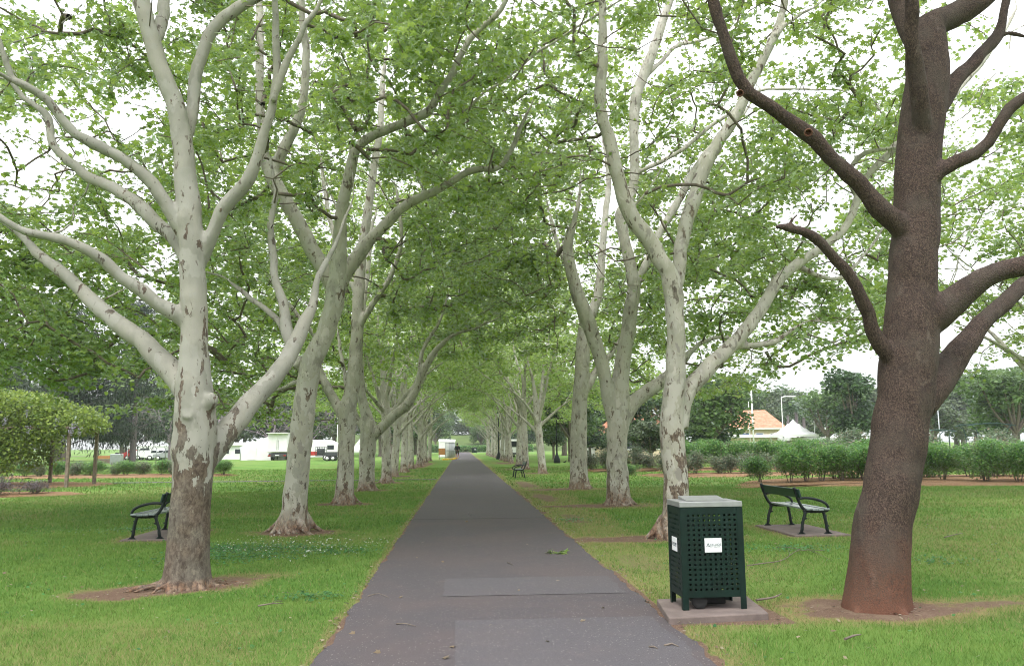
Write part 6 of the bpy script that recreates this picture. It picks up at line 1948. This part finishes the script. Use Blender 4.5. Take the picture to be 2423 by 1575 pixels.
# magpie on the lawn
q = G(1337, 1097)
bd = thing('magpie', 'small black bird standing on the lawn right of the lamp post', 'bird', (q.x, q.y, .0), .6)
mb = MB(); mb.tube(catmull(np.array([(-.22, 0, .13), (-.12, 0, .15), (0, 0, .17), (.08, 0, .22), (.11, 0, .27), (.15, 0, .285), (.20, 0, .275)]), .02), np.interp(np.linspace(0, 1, len(catmull(np.array([(-.22, 0, .13), (-.12, 0, .15), (0, 0, .17), (.08, 0, .22), (.11, 0, .27), (.15, 0, .285), (.20, 0, .275)]), .02))), [0, .2, .45, .65, .8, .9, 1], [.012, .035, .065, .05, .036, .03, .004]), 10); mb.build('body', M['blackp'], bd)
for y in (-.025, .025):
    mb = MB(); mb.tube([(.0, y, .12), (.01, y, .0)], .006, 5); mb.build('leg', M['blackp'], bd)


# ------------------------------------------------------------------ jogger on the path, seen from behind
def skin_body(name, verts, edges, mat, parent, root=0, sub=2):
    me = bpy.data.meshes.new(name)
    me.from_pydata([v[:3] for v in verts], edges, [])
    o = bpy.data.objects.new(name, me); COL.objects.link(o)
    o.modifiers.new('skin', 'SKIN')
    sv = me.skin_vertices[0].data
    for i_, v in enumerate(verts): sv[i_].radius = (v[3], v[4] if len(v) > 4 else v[3]); sv[i_].use_root = i_ == root
    m = o.modifiers.new('sub', 'SUBSURF'); m.levels = sub; m.render_levels = sub
    ev = o.evaluated_get(bpy.context.evaluated_depsgraph_get())
    out = bpy.data.meshes.new_from_object(ev); out.name = name
    bpy.data.objects.remove(o)
    out.polygons.foreach_set('use_smooth', np.full(len(out.polygons), True))
    return link(name, out, mat, parent)


q = G(1082, 1088.5)
pe = thing('person', 'jogger in black jacket and dark shorts running away down the path', 'person', (q.x, q.y, 0)); pe.scale = (1.08, 1.08, 1.08)
#        x      y      z     r
Bv = [(0, 0, .95, .13, .10), (0, .02, 1.12, .12, .09), (0, .05, 1.30, .145, .10), (0, .06, 1.43, .09, .07), (0, .07, 1.50, .05, .05), (0, .085, 1.60, .072, .085), (0, .085, 1.69, .06, .075),
      (-.10, 0, .90, .085, .085), (-.11, .08, .50, .055, .055), (-.11, .00, .28, .05, .05), (-.10, -.02, .09, .033, .033), (-.11, .12, .04, .03, .025),
      (.10, 0, .90, .085, .085), (.11, .10, .52, .055, .055), (.11, -.12, .34, .05, .05), (.10, -.30, .27, .033, .033), (.10, -.33, .18, .03, .025),
      (-.19, .05, 1.40, .06, .06), (-.25, -.06, 1.17, .043, .043), (-.20, .12, 1.05, .033, .033), (-.17, .20, 1.08, .028, .035),
      (.19, .05, 1.40, .06, .06), (.26, -.02, 1.15, .043, .043), (.23, .16, 1.08, .033, .033), (.20, .24, 1.12, .028, .035)]
Be = [(0, 1), (1, 2), (2, 3), (3, 4), (4, 5), (5, 6), (0, 7), (7, 8), (8, 9), (9, 10), (10, 11), (0, 12), (12, 13), (13, 14), (14, 15), (15, 16), (2, 17), (17, 18), (18, 19), (19, 20), (2, 21), (21, 22), (22, 23), (23, 24)]
skin_body('body', Bv, Be, M['skin'], pe)
gro = lambda v, k: (*v[:3], v[3] + k, v[4] + k)
jv = [gro(Bv[i_], .022) for i_ in (0, 1, 2, 3)] + [gro(Bv[i_], .016) for i_ in (17, 18, 19, 21, 22, 23)]
skin_body('jacket', jv, [(0, 1), (1, 2), (2, 3), (2, 4), (4, 5), (5, 6), (2, 7), (7, 8), (8, 9)], M['cloth'], pe)
mid = lambda a_, b2, t_: tuple(a_[i_] * (1 - t_) + b2[i_] * t_ for i_ in range(5))
sv_ = [gro(Bv[0], .015), gro(Bv[7], .018), gro(mid(Bv[7], Bv[8], .7), .022), gro(Bv[12], .018), gro(mid(Bv[12], Bv[13], .7), .022)]
skin_body('shorts', sv_, [(0, 1), (1, 2), (0, 3), (3, 4)], M['cloth2'], pe)
mb = MB(); mb.lathe([(.05, -.11), (.088, -.05), (.094, .02), (.075, .09), (.02, .115)], (0, .078, 1.66), 14); mb.build('hair', M['hair'], pe)
for s in ((-.10, .04, .045), (.10, -.33, .20)):
    mb = MB(); mb.tube([(s[0], s[1] - .10, s[2]), (s[0], s[1], s[2] + .02), (s[0], s[1] + .13, s[2] - .005)], [.035, .05, .032], 10); mb.build('shoe', M['greyp'], pe)

# ------------------------------------------------------------------ moist air
hz = NT('moist_air')
pv = hz.n('VolumePrincipled', Density=0.0004, Anisotropy=0.2)
pv.inputs['Color'].default_value = (.86, .91, .97, 1)
hz.t.links.new(pv.outputs[0], hz.out.inputs['Volume'])
mb = MB(); mb.box((0, 120, 17.5), (460, 440, 37.0))
tag(mb.build('haze', hz.m), kind='stuff')
S.cycles.volume_bounces = 1
